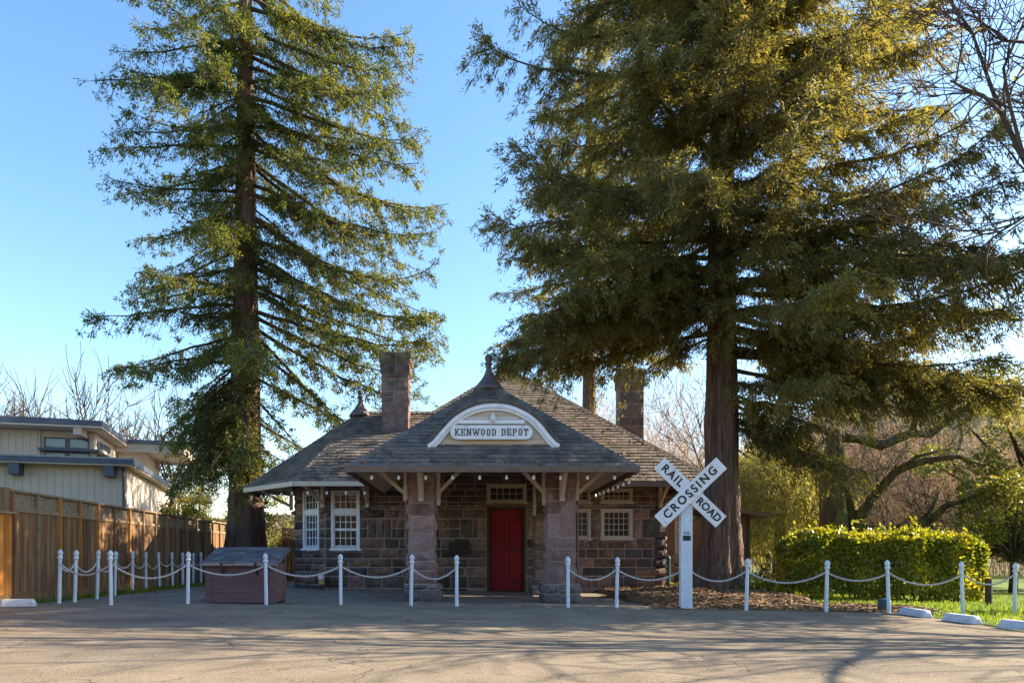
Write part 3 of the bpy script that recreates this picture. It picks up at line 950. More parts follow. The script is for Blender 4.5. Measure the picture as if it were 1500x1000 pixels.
# chimneys
def chimney(cx, cy, wd, z0, z1, seed):
    s, m_ = MB(), MB()
    pal = [(0.20, .14, .125), (.16, .12, .115), (.13, .11, .11), (.22, .16, .15)]
    stone_pier(s, m_, cx - wd / 2, cx + wd / 2, cy - wd / 2, cy + wd / 2, z0, z1 - .62, pal, seed, hmin=.3, hmax=.5, depth=.03)
    c = wd / 2 + .035
    stone_pier(s, m_, cx - c, cx + c, cy - c, cy + c, z1 - .62, z1 - .3, [(.13, .11, .11), (.17, .13, .12)], seed + 1, hmin=.3, hmax=.34, depth=.03)
    c += .03
    stone_pier(s, m_, cx - c, cx + c, cy - c, cy + c, z1 - .3, z1, [(.16, .14, .085), (.14, .125, .08)], seed + 2, hmin=.26, hmax=.32, depth=.04)
    ob = s.build('chimney', 'stone', roof, origin=(DX, DW, 0))
    m_.build('mortar_core', 'mortar', dep)
chimney((579 - CX) * 21.3 / F_PX, 21.6, .78, 4.2, CAM_H + 298 * 21.3 / F_PX, 61)
chimney(5.86, 26.5, .84, 4.0, 7.75, 64)

# sign and plaque hung on the depot
SIGN_LOC = (DX, DY - .09, 3.525)
sg = MB()
sw, sh = .86, .148
ptsS = []
for k in range(13):
    a = -math.pi / 2 + math.pi * k / 12
    ptsS.append((sw - sh + sh * math.cos(a) * 1.0, sh * math.sin(a)))
for k in range(13):
    a = math.pi / 2 + math.pi * k / 12
    ptsS.append((-sw + sh + sh * math.cos(a), sh * math.sin(a)))
sg.poly_extrude(ptsS, -.02, .02)
sign = sg.build('station_sign', 'white', None, origin=(0, 0, 0), bevel=.006)
sign.location = SIGN_LOC
tag(sign, 'white rounded name board lettered KENWOOD DEPOT in the arched dormer', 'sign')
bb = MB()
outer = ptsS
inn = [(x * .975, z * .86) for x, z in ptsS]
# slab-serif letters drawn stroke by stroke on a unit cell
def slab(mb, ch, x, z, hgt, wd, t=.022):
    y0, y1 = -.026, -.018
    V = lambda a, b=0.0, c=1.0: mb.box(x + a - t / 2, x + a + t / 2, y0, y1, z + b * hgt, z + c * hgt)
    Hh = lambda a, b, c: mb.box(x + a, x + b, y0 - .0005, y1, z + c * hgt - t * .32, z + c * hgt + t * .32)
    D = lambda a, b, c, d: mb.bar((x + a, (y0 + y1) / 2 - .0006, z + b * hgt), (x + c, (y0 + y1) / 2 - .0006, z + d * hgt), .008, t * .85, up=(0, 1, 0))
    def Dg(a, b, c, d):
        p, q = Vector((x + a, 0, z + b * hgt)), Vector((x + c, 0, z + d * hgt))
        dv = (q - p).normalized(); nv = Vector((-dv.z, 0, dv.x)) * t * .42
        mb.add([(v.x, yy, v.z) for yy in (y0 - .0006, y1) for v in (p - nv, q - nv, q + nv, p + nv)], [(0, 1, 2, 3), (7, 6, 5, 4), (0, 4, 5, 1), (1, 5, 6, 2), (2, 6, 7, 3), (3, 7, 4, 0)])
    s = t * 1.1
    e = wd
    top, bot = .97, .03
    def serif(a, c): Hh(a - s, a + s, c)
    if ch == 'K':
        V(.02); serif(.02, top); serif(.02, bot); Dg(.02, .42, e - .012, top); Dg(.035, .5, e - .008, bot); serif(e - .02, top); serif(e - .015, bot)
    elif ch == 'E':
        V(.02); Hh(0 - .004, e - .01, top); Hh(0 - .004, e - .006, bot); Hh(.02, e - .03, .5)
        V(e - .015, .7, 1); V(e - .012, 0, .3); V(e - .03, .38, .62)
    elif ch == 'N':
        V(.02); V(e - .02); Dg(.02, 1, e - .02, 0); serif(.015, top); serif(.02, bot); serif(e - .02, top)
    elif ch == 'W':
        Dg(.01, 1, e * .3, 0); Dg(e * .3, 0, e * .5, .8); Dg(e * .5, .8, e * .7, 0); Dg(e * .7, 0, e - .01, 1); serif(.01, top); serif(e - .01, top); serif(e * .5, .93)
    elif ch in 'OD':
        V(.018, .14 if ch == 'O' else 0, .86 if ch == 'O' else 1); V(e - .022, .16, .84)
        Hh(.03 if ch == 'O' else -.004, e - .04, top); Hh(.03 if ch == 'O' else -.004, e - .04, bot)
        Dg(e - .045, .97, e - .02, .8); Dg(e - .045, .03, e - .02, .2)
        if ch == 'O': Dg(.042, .97, .016, .8); Dg(.042, .03, .016, .2)
    elif ch == 'P':
        V(.02); serif(.02, bot); Hh(0 - .004, e - .035, top); Hh(.02, e - .035, .48); V(e - .02, .58, .88); Dg(e - .04, .97, e - .018, .85); Dg(e - .04, .48, e - .018, .6)
    elif ch == 'T':
        V(e / 2); serif(e / 2, bot); Hh(0, e, top); V(.01, .7, 1); V(e - .01, .7, 1)
lt = MB()
x = -.715
for ch in 'KENWOOD DEPOT':
    wd = {'W': .15, ' ': .06, 'K': .105, 'N': .105}.get(ch, .095)
    if ch != ' ': slab(lt, ch, x, -.068, .138, wd, .022)
    x += wd + .022
xm = (x - .022 - .715) / 2
for v in lt.v: v.x -= xm
lt.build('lettering', 'black', sign, origin=(0, 0, 0))
pq = MB()
pq.box(-.29, .29, -.03, .0, -.18, .18)
plq = pq.build('plaque', 'bronze', None, origin=(0, 0, 0), bevel=.01)
plq.location = ((673 - CX) * DW / F_PX, DW - .062, CAM_H + 11 * DW / F_PX + .02)
tag(plq, 'dark rectangular bronze plaque on the stone wall left of the red door', 'plaque')
fr = MB()
for a in ((-.29, .29, -.038, -.03, .155, .18), (-.29, .29, -.038, -.03, -.18, -.155), (-.29, -.265, -.0375, -.03, -.155, .155), (.265, .29, -.0375, -.03, -.155, .155)):
    fr.box(*a)
fr.build('plaque_rim', 'bronze', plq, origin=(0, 0, 0))

# string lights
def string_lights(pts, n, label, drop=.09):
    P = [Vector(p) for p in pts]
    e = empty('string_lights', P[0], label, 'lights', 'string lights along the depot eaves')
    cord = MB()
    Ltot = sum((b - a).length for a, b in zip(P, P[1:]))
    def pt(s):
        for a, b in zip(P, P[1:]):
            l = (b - a).length
            if s <= l: return a + (b - a) * (s / l)
            s -= l
        return P[-1]
    N_ = n * 6
    cp = []
    for i in range(N_ + 1):
        p = pt(Ltot * i / N_)
        cp.append(p - Vector((0, 0, .03 * math.sin(math.pi * ((i % 6) / 6)))))
    cord.tube(cp, .006, 5)
    for i in range(n):
        p = pt(Ltot * (i + .5) / n) - Vector((0, 0, .03))
        sk = MB()
        sk.lathe((p.x, p.y, p.z - .045), [(.014, 0), (.018, .02), (.014, .05)], 8)
        b = MB()
        b.lathe((p.x, p.y, p.z - drop - .02), [(.006, -.035), (.026, -.02), (.034, .005), (.028, .03), (.016, .055), (.014, .065)], 10)
        bo = b.build('bulb', 'bulb', e, smooth=True)
        sk.build('socket', 'black', bo, origin=tuple(P[0]))
    cord.build('cord', 'black', e)
string_lights([(-2.3, 14.62, 2.66), (3.2, 14.62, 2.66)], 10, 'string of white bulbs hanging along the front edge of the porch roof')
string_lights([(3.3, 14.7, 2.6), (3.28, 19.2, 2.66)], 8, 'string of white bulbs along the right hand side edge of the porch roof')
string_lights([(-6.55, 21.0, 2.76), (-4.7, 19.3, 2.76), (-2.6, 19.3, 2.76)], 9, 'string of white bulbs under the curved eave of the left wing')

# meter and pedestal on the ground by the depot
mt = empty('utility_meter', ((471 - CX) * 20.3 / F_PX, 20.32, 0), 'small white utility meter with yellow label low on the left wing wall', 'meter')
b = MB(); b.box(-.09, .09, -.08, .1, .14, .44); b.build('meter_box', 'metal', mt, origin=(0, 0, 0), bevel=.02)
b = MB(); b.lathe((0, 0, 0), [(.085, 0), (.09, .02), (.07, .07), (.02, .09)], 12)
for v in b.v: v[:] = (v.x, -.08 - v.z, v.y + .34)
b.build('dial', 'white', mt, origin=(0, 0, 0))
b = MB(); b.box(-.06, .07, -.088, -.081, .15, .24); b.build('label_plate', 'yellow', mt, origin=(0, 0, 0))
b = MB(); b.tube([(0, .0, .15), (0, .0, -.05)], .025, 8); b.tube([(.1, .06, .3), (.2, .06, .3), (.2, .06, -.05)], .02, 8); b.build('pipe', 'black', mt, origin=(0, 0, 0))
pd = empty('utility_pedestal', ((979 - CX) * 19.6 / F_PX, 19.6, -.1), 'dark teal standpipe with yellow hose coupling at the right corner of the depot', 'standpipe')
b = MB(); b.tube([(0, 0, -.05), (0, 0, .95)], .055, 10); b.lathe((0, 0, .95), [(.07, 0), (.07, .04), (.03, .09)], 10); b.build('pipe_column', 'teal', pd, origin=(0, 0, 0))
b = MB(); b.tube([(.02, -.03, .3), (.14, -.08, .26), (.3, -.1, .34), (.36, -.1, .3)], .035, 8); b.build('hose_arm', 'yellow', pd, origin=(0, 0, 0))
b = MB(); b.box(-.02, .14, -.12, .02, .1, .22); b.build('valve', 'black', pd, origin=(0, 0, 0), bevel=.02)

# ------------------------------------------------------------------ wooden box with shingled lid
bx = empty('utility_box', ((353 - CX) * 14.2 / F_PX, 14.15, 0.0), 'low mauve wooden bin with sloping grey shingle lid on the path', 'bin')
X0, X1 = -.66, .69
b = MB()
for k in range(4):
    z = .02 + k * .185
    g = random.uniform(.85, 1.1)
    b.box(X0 + .09, X1 - .09, -.02, .0, z, z + .18, g)
    b.box(X1 - .02, X1, .09, .78, z, z + .18 + (.03 if k == 3 else 0), g)
    b.box(X0, X0 + .02, .09, .78, z, z + .18, g)
b.box(X0 + .03, X1 - .03, .0, .80, .015, .74, .6)
b.poly_extrude([(0, 0)] * 0 or [(X0 + .03, .74), (X1 - .03, .74), (X1 - .03, .98), (X0 + .03, .98)], .5, .78, .8)
b.build('board_side', 'mauve', bx, origin=(0, 0, 0))
b = MB()
for xx in (X0, X1 - .1): b.box(xx, xx + .1, -.035, .005, .0, .75)
b.box(X1 - .0, X1 + .015, -.035, .08, .0, .76); b.box(X1 + .0, X1 + .015, .7, .8, .0, 1.0)
b.box(X0 - .015, X0, -.035, .08, .0, .76)
b.build('corner_board', 'mauve', bx, origin=(0, 0, 0))
b = MB(); b2 = MB()
lid0, lid1 = (-.12, .80), (.88, 1.12)
shingle_face(b, [(X0 - .07, lid0[0], lid0[1]), (X1 + .07, lid0[0], lid0[1]), (X1 + .07, lid1[0], lid1[1]), (X0 - .07, lid1[0], lid1[1])], 0, .14, seed=9)
b2.bar((X0 - .08, (lid0[0] + lid1[0]) / 2, (lid0[1] + lid1[1]) / 2 - .035), (X1 + .08, (lid0[0] + lid1[0]) / 2, (lid0[1] + lid1[1]) / 2 - .035), 1.04, .05, up=(0, -.3, 1))
b2.box(X0 - .085, X1 + .085, -.14, -.11, .745, .805)
ld = b.build('lid', mk('lid_shingles', (.10, .11, .13), (.17, .17, .18), scale=5, rough=.9, attr=True, bump=(60, .4, .01)), bx, origin=(0, 0, 0))
b2.build('lid_frame', 'metal', ld, origin=(0, 0, 0))
b = MB()
for xx in (-.35, .32): b.box(xx, xx + .05, -.145, -.138, .66, .80); b.box(xx - .01, xx + .06, -.028, -.02, .56, .68)
b.build('hinge', 'black', bx, origin=(0, 0, 0))
b = MB()
b.box(X0 + .02, X1 - .02, -.01, .79, -.05, .03)
b.build('base_skid', 'black', bx, origin=(0, 0, 0))
hb = MB()
hb.tube([(0, 0, 0), (0, 0, .16), (.02, 0, .19), (.13, 0, .19), (.15, 0, .16), (.15, 0, 0)], .014, 8)
hoop = hb.build('steel_hoop', 'metal', None, origin=(0, 0, 0))
hoop.location = ((417 - CX) * 14.5 / F_PX, 14.6, -.02)
tag(hoop, 'small grey steel hoop in the paving right of the mauve bin', 'hoop')

# ------------------------------------------------------------------ posts and ropes
PH = 1.0
proto = None
def make_post():
    e = empty('bollard_post', (0, 0, 0), 'x', 'post', 'white rope posts')
    b = MB()
    b.lathe((0, 0, -.05), [(.035, 0), (.033, .86), (.033, .875)], 16)
    b.build('post_shaft', 'post', e, origin=(0, 0, 0), smooth=False)
    b = MB()
    b.lathe((0, 0, .825), [(.04, 0), (.049, .01), (.052, .022), (.049, .034), (.036, .044), (.033, .055), (.044, .08), (.050, .105), (.045, .13), (.030, .155), (.013, .172), (.004, .178)], 16)
    b.build('finial_cap', 'post', e, origin=(0, 0, 0), smooth=True)
    b = MB()
    b.tube([(-.047, 0, .76), (.047, 0, .76)], .012, 6)
    b.build('rope_eye', 'metal', e, origin=(0, 0, 0))
    return e
def place_post(x, y, label):
    global proto
    if proto is None:
        proto = make_post(); p = proto
    else:
        p = copy_tree(proto)
    p.location = (x, y, float(gz(x)))
    s_ = 1 + random.uniform(-.015, .015)
    p.scale = (1, 1, s_)
    p.rotation_euler = (R(random.uniform(-1.5, 1.5)), R(random.uniform(-1.6, 1.6)), 0)
    p['label'] = label
    return Vector((x, y, float(gz(x)) + .76))
def rope(p, q, sag, label):
    n = 18
    pts = []
    for i in range(n + 1):
        t = i / n
        v = p.lerp(q, t)
        v.z -= sag * 4 * t * (1 - t)
        pts.append(v)
    mid = p.lerp(q, .5)
    b = MB()
    # two twisted strands
    for ph in (0, math.pi):
        tw = []
        m_ = n * 5
        for i in range(m_ + 1):
            t = i / m_
            v = p.lerp(q, t); v.z -= sag * 4 * t * (1 - t)
            a = ph + t * (q - p).length / .13 * 2 * math.pi
            tw.append(v + Vector((0, math.cos(a) * .009, math.sin(a) * .009)))
        b.tube(tw, .0125, 6)
    o = b.build('barrier_rope', 'rope', None, origin=tuple(mid), smooth=True)
    tag(o, label, 'rope', 'white ropes slung between the posts')
def gp(px, py):          # point of the sloping ground seen at a pixel
    kx = (px - CX) / F_PX
    dd = .97 / ((py - HY) / F_PX - .0125 * kx)
    return kx * dd, dd
fr_px = [(162.6, 885.5, 'front post left of the bin, nearest the fence corner'), (275, 884, 'post just left of the mauve bin'), (390, 885, 'post standing in front of the mauve bin'),
         (499, 885, 'post in front of the left wing windows'), (602, 886, 'post in front of the left porch pier'), (669, 886.5, 'post at the left side of the open gap to the door'),
         (832, 889, 'post in front of the right porch pier at the gap'), (903, 889, 'post in front of the square right window'), (1093, 893.5, 'post in front of the big redwood trunk, right edge'),
         (1210, 895, 'post in front of the left half of the hedge'), (1302, 897, 'post in front of the middle of the hedge'), (1410.5, 898.5, 'post at the right end of the hedge'), (1486, 898, 'last post at the right by the oak')]
tops = []
for px_, py_, lb in fr_px:
    x, y = gp(px_, py_)
    tops.append((px_, place_post(x, y, 'white turned ' + lb)))
tp = dict((a, b) for a, b in tops)
cbx, cby = gp(1004.5, 891)
cb_top = Vector((cbx, cby, float(gz(cbx)) + .74))
rp = [(162.6, 275, .27, 'hanging between the two posts left of the bin'), (275, 390, .2, 'crossing the front of the mauve bin'), (390, 499, .21, 'right of the bin below the left wing windows'),
      (499, 602, .22, 'below the dark wall left of the porch'), (602, 669, .24, 'in front of the left porch pier'), (832, 903, .22, 'between the right pier and the square window'), (1093, 1210, .22, 'between redwood trunk and hedge'),
      (1210, 1302, .16, 'across the left half of the hedge'), (1302, 1410.5, .22, 'across the right half of the hedge'), (1410.5, 1486, .2, 'right of the hedge in front of the lawn')]
for a, b_, s_, lb in rp:
    rope(tp[a], tp[b_], s_, 'white sagging rope ' + lb)
rope(tp[903], cb_top + Vector((-.1, 0, 0)), .2, 'white sagging rope tied to the left side of the crossing sign post')
rope(cb_top + Vector((.1, 0, 0)), tp[1093], .2, 'white sagging rope between crossing sign post and redwood')
side = [(86.7, 883), (109.5, 881.4), (142, 876), (168, 871), (194, 866), (214, 863), (233.7, 861), (253, 859), (267.7, 857.8), (283, 856), (294.6, 855)]
ordn = ['nearest', 'second', 'third', 'fourth', 'fifth', 'sixth', 'seventh', 'eighth', 'ninth', 'tenth', 'farthest']
sp = []
for k, (px_, py_) in enumerate(side):
    x, y = gp(px_, py_)
    sp.append(place_post(x, y, 'white turned post, %s of the row along the wooden fence' % ordn[k]))
for k in range(len(sp) - 1):
    rope(sp[k], sp[k + 1], .16 + .03 * (k % 3), 'white rope from the %s to the %s post along the wooden fence' % (ordn[k], ordn[k + 1]))
rope(sp[0], tp[162.6], .22, 'white rope turning the corner from the fence row to the front row')

# ------------------------------------------------------------------ crossbuck
cb = empty('crossbuck_sign', (cbx, cby, float(gz(cbx))), 'white RAILROAD CROSSING crossbuck on a square white post', 'crossing sign')
b = MB(); b.box(-.115, .115, -.07, .07, -.1, 2.26)
cp = b.build('sign_post', 'post', cb, origin=(0, 0, 0), bevel=.012)
cz = 2.31
def arm(ang, y, txts, parent):
    b = MB(); L_, h_ = .835, .152
    b.box(-L_, L_, -.012, .012, -h_, h_)
    a = b.build('sign_arm', 'white', parent, origin=(0, 0, 0), bevel=.004)
    a.location = (.06, y, cz - .03)
    a.rotation_euler = (0, -ang, 0)
    for t, off, size, spc in txts:
        me = text_mesh(t, size, .003, .006, spc)
        me.transform(Matrix.Translation((off, -.0155, 0)) @ Matrix.Rotation(R(90), 4, 'X'))
        link_mesh('lettering', me, 'black', a)
arm(R(43.5), -.115, [('CROSSING', -.01, .225, 1.36)], cb)
arm(R(-43.5), -.085, [('RAIL', -.48, .215, 1.25), ('ROAD', .495, .205, 1.04)], cb)
b = MB()
for (bx_, bz_) in ((0, 2.33), (.12, 2.22)):
    b.lathe((0, 0, 0), [(.016, 0), (.016, .008), (.008, .012)], 6)
    for v in b.v[-18:]: v[:] = (v.x + bx_, -.1335 - v.z, v.y + bz_)
b.build('bolt_heads', 'metal', cb, origin=(0, 0, 0))
b = MB(); b.box(-.075, .075, -.076, -.07, 1.34, 1.44); b.build('number_plate', 'black', cb, origin=(0, 0, 0))
b = MB()
for k in range(3): b.box(-.06 + k * .042, -.03 + k * .042, -.0735, -.07, 1.46, 1.52)
b.build('stencil_mark', 'metal', cb, origin=(0, 0, 0))

# ------------------------------------------------------------------ wheel stops
def wheel_stop(x, y, L_, rz_, label):
    b = MB()
    hw, ht = .09, .13
    pr = [(-hw, 0), (hw, 0), (hw * .55, ht), (-hw * .55, ht)]
    n = 6
    pts = []
    for i, u in enumerate((-L_ / 2, -L_ / 2 + .05, L_ / 2 - .05, L_ / 2)):
        k = .6 if i in (0, 3) else 1
        for a, z in pr: pts.append((u, a * (1 if z == 0 else k), z * (k if z else 1)))
    fs = [(3, 2, 1, 0), (12, 13, 14, 15)]
    for i in range(3):
        for j in range(4): fs.append((i * 4 + j, i * 4 + (j + 1) % 4, (i + 1) * 4 + (j + 1) % 4, (i + 1) * 4 + j))
    b.add(pts, fs)
    o = b.build('wheel_stop', 'kerb', None, origin=(0, 0, 0), bevel=.012)
    o.location = (x, y, float(gz(x)) + .004)
    o.rotation_euler = (0, 0, rz_)
    tag(o, label, 'wheel stop', 'painted concrete wheel stops')
wheel_stop(8.03, 12.97, .85, R(-93), 'pale wheel stop at the lot edge nearest the hedge')
wheel_stop(7.98, 11.66, .76, R(-89), 'pale wheel stop in the middle of the right edge of the lot')
wheel_stop(8.06, 10.42, .86, R(-85), 'pale wheel stop cut by the right edge of the photo')
wheel_stop(-7.9, 12.5, .56, R(14), 'pale wheel stop by the low orange fence at far left')

# ------------------------------------------------------------------ fences
def lattice_panel(b, O, U, W, z0, z1):
    b.frame(O, U, (-U[1], U[0], 0))
    H_ = z1 - z0
    t = .018
    for sgn, off in ((1, 0), (-1, .012)):
        u = -H_
        while u < W:
            ua, ub = u, u + H_
            za, zb_ = (z0, z1) if sgn > 0 else (z1, z0)
            if ua < 0: za += sgn * (0 - ua); ua = 0
            if ub > W: zb_ -= sgn * (ub - W); ub = W
            if ub - ua > .02:
                p, q = (ua, za), (ub, zb_)
                n_ = .7071 * t
                dx, dz = n_ * (-sgn), n_
                b.add([(p[0] + dx, off, p[1] + dz), (p[0] - dx, off, p[1] - dz), (q[0] - dx, off, q[1] - dz), (q[0] + dx, off, q[1] + dz),
                       (p[0] + dx, off + .01, p[1] + dz), (p[0] - dx, off + .01, p[1] - dz), (q[0] - dx, off + .01, q[1] - dz), (q[0] + dx, off + .01, q[1] + dz)],
                      [(0, 1, 2, 3), (7, 6, 5, 4), (0, 3, 7, 4), (1, 5, 6, 2)])
            u += .105
def board_fence(name, p, q, H_, label, post_step, lat=.34, sunlit_posts=(), seed=1, boards='fence', fr=0.0):
    p, q = Vector((p[0], p[1], 0)), Vector((q[0], q[1], 0))
    U = (q - p).normalized()
    L_ = (q - p).length
    N_ = Vector((U.y, -U.x, 0))
    rr = random.Random(seed)
    e = empty(name, (p.x, p.y, float(gz(p.x))), label, 'fence')
    og = (p.x, p.y, float(gz(p.x)))
    z0 = og[2]
    b = MB(p, U, N_)
    u = 0
    zt = z0 + H_ - lat - .05
    while u < L_:
        wd = rr.uniform(.12, .15)
        g = rr.uniform(.6, 1.25); wm = rr.uniform(-.05, .08)
        b.box(u + .003, min(u + wd - .003, L_), -.012 + rr.uniform(0, .006), .01 + rr.uniform(0, .008), z0 + .2, zt, (g * (1 + wm), g, g * (1 - wm)))
        u += wd
    b.build('board_panel', boards, e, origin=og)
    b = MB(p, U, N_)
    b.box(0, L_, -.02, .035, z0 - .05, z0 + .2, 1.0)
    b.build('kickboard', 'fence', e, origin=og)
    b = MB(p, U, N_)
    b.box(-.03, L_ + .03, -.05, .06, z0 + H_ - .03, z0 + H_ + .01)
    if lat: b.box(0, L_, -.03, .035, zt, zt + .07)
    b.build('cap_rail', 'lattice', e, origin=og)
    if lat:
        b = MB()
        k = 0.0
        while k < L_ - .2:
            lattice_panel(b, p + U * k - N_ * .01, U, min(post_step, L_ - k), zt + .07, z0 + H_ - .03)
            k += post_step
        b.build('lattice_top', 'lattice', e, origin=og)
    k, i = 0.0, 0
    while k < L_ + .01:
        b = MB(p, U, N_)
        b.box(k - .024, k + .024, .012, .07, z0 - .05, z0 + H_ - .035, rr.uniform(.8, 1.15))
        b.build('fence_post', 'fence_sunlit' if i in sunlit_posts else ('lattice' if rr.random() < .5 else 'fence'), e, origin=og)  # listed posts carry their sunlit edges as an orange wood colour
        k += post_step; i += 1
    return e
board_fence('lattice_fence', (-8.36, 13.0), (-8.95, 26.4), 2.08, 'long weathered board fence with lattice top running back to the redwood', .82, sunlit_posts=(2, 3, 4, 6), seed=4)
fe = MB()
fe.box(-8.46, -8.34, 12.86, 12.98, -.05, 2.17)
tag(fe.build('corner_post', 'fence', None, origin=(-8.4, 12.92, 0), bevel=.01), 'dark square end post where the low and the tall fence meet', 'post')
board_fence('low_fence', (-8.08, 5.0), (-8.2, 12.84), 1.66, 'lower fence coloured a sunlit orange at the left edge of the lot', 1.95, lat=0, boards='fence_sunlit', seed=6)  # sunlight on these boards is put into their orange colour
board_fence('garden_fence', (-7.1, 27.0), (-4.4, 27.4), 1.95, 'short lattice topped fence seen between redwood trunk and depot', 1.3, lat=.42, seed=8, sunlit_posts=(0, 1, 2))

# ------------------------------------------------------------------ segments, twigs, trees
def seg_mesh(name, P0, P1, R0, R1, mat, parent=None, k=4, origin=(0, 0, 0), col=None):
    P0, P1, R0, R1 = [np.asarray(a, dtype=np.float64) for a in (P0, P1, R0, R1)]
    d = P1 - P0
    d /= np.linalg.norm(d, axis=1, keepdims=True) + 1e-9
    ref = np.where(np.abs(d[:, 2:3]) < .9, np.array([[0, 0, 1.0]]), np.array([[1.0, 0, 0]]))
    a = np.cross(d, ref); a /= np.linalg.norm(a, axis=1, keepdims=True)
    b = np.cross(d, a)
    ang = np.arange(k) * 2 * math.pi / k
    ring = a[:, None, :] * np.cos(ang)[None, :, None] + b[:, None, :] * np.sin(ang)[None, :, None]
    V = np.concatenate([P0[:, None] + ring * R0[:, None, None], P1[:, None] + ring * R1[:, None, None]], 1)   # n,2k,3
    n = len(P0)
    j = np.arange(k)
    f = np.stack([j, (j + 1) % k, (j + 1) % k + k, j + k], 1)
    Fc = (f[None] + (np.arange(n) * 2 * k)[:, None, None]).reshape(-1, 4)
    c = None
    if col is not None: c = np.repeat(col, k)
    return np_mesh(name, V.reshape(-1, 3), Fc, mat, parent, col=c, origin=origin, smooth=True)

def leaf_mesh(name, C, A, Ln, Wd, mat, parent=None, origin=(0, 0, 0), r_=rng, tint=(.65, 1.3), warm=.12, nrm=None):
    """rhombic leaves: centre base C, axis A, length, width"""
    n = len(C)
    A = A / (np.linalg.norm(A, axis=1, keepdims=True) + 1e-9)
    rv = r_.normal(size=(n, 3)) if nrm is None else nrm + r_.normal(size=(n, 3)) * .5
    s = np.cross(A, rv); s /= np.linalg.norm(s, axis=1, keepdims=True) + 1e-9
    nn = np.cross(s, A)
    Ln = np.broadcast_to(Ln, (n,))[:, None]; Wd = np.broadcast_to(Wd, (n,))[:, None]
    p0, p2 = C, C + A * Ln
    m_ = C + A * Ln * .48 + nn * Ln * .06
    V = np.stack([p0, m_ - s * Wd * .5, p2, m_ + s * Wd * .5], 1).reshape(-1, 3)
    Fc = np.arange(n * 4).reshape(-1, 4)
    g = r_.uniform(tint[0], tint[1], n)
    wm = r_.normal(0, warm, n)
    col = np.stack([g * (1 + wm), g, g * (1 - .6 * wm)], 1)
    return np_mesh(name, V, Fc, mat, parent, col=np.clip(col, .05, 3), origin=origin)

def trunk_mesh(name, base, H_, r0, r1, mat, parent, origin, flare=.55, seed=1, k=40, lean=(0, 0), fl_h=1.1):
    r_ = np.random.default_rng(seed)
    zs = np.concatenate([np.linspace(-.3, 3, 16), np.linspace(3.4, H_, 26)])
    ang = np.arange(k) * 2 * math.pi / k
    ph = r_.uniform(0, 6.28, 6)
    V = []
    for z in zs:
        t = max(z, 0) / H_
        r = r0 + (r1 - r0) * t ** .9
        f = flare * math.exp(-max(z, 0) / fl_h)
        rib = 1 + f * (1 + .35 * np.sin(ang * 5 + ph[0]) + .25 * np.sin(ang * 8 + ph[1])) + .045 * np.sin(ang * 9 + ph[2] + z * .25) + .03 * np.sin(ang * 14 + ph[3] - z * .3) + .03 * r_.normal(size=k)
        cx_, cy_ = base[0] + lean[0] * t, base[1] + lean[1] * t
        V.append(np.stack([cx_ + r * rib * np.cos(ang), cy_ + r * rib * np.sin(ang), np.full(k, base[2] + z)], 1))
    V = np.concatenate(V)
    i = np.arange(len(zs) * k).reshape(len(zs), k)
    Fc = np.stack([i[:-1], np.roll(i[:-1], -1, 1), np.roll(i[1:], -1, 1), i[1:]], -1).reshape(-1, 4)
    col = np.repeat(r_.uniform(.8, 1.15, k)[None], len(zs) - 1, 0).ravel()
    return np_mesh(name, V, Fc, mat, parent, col=col, smooth=True, origin=origin)

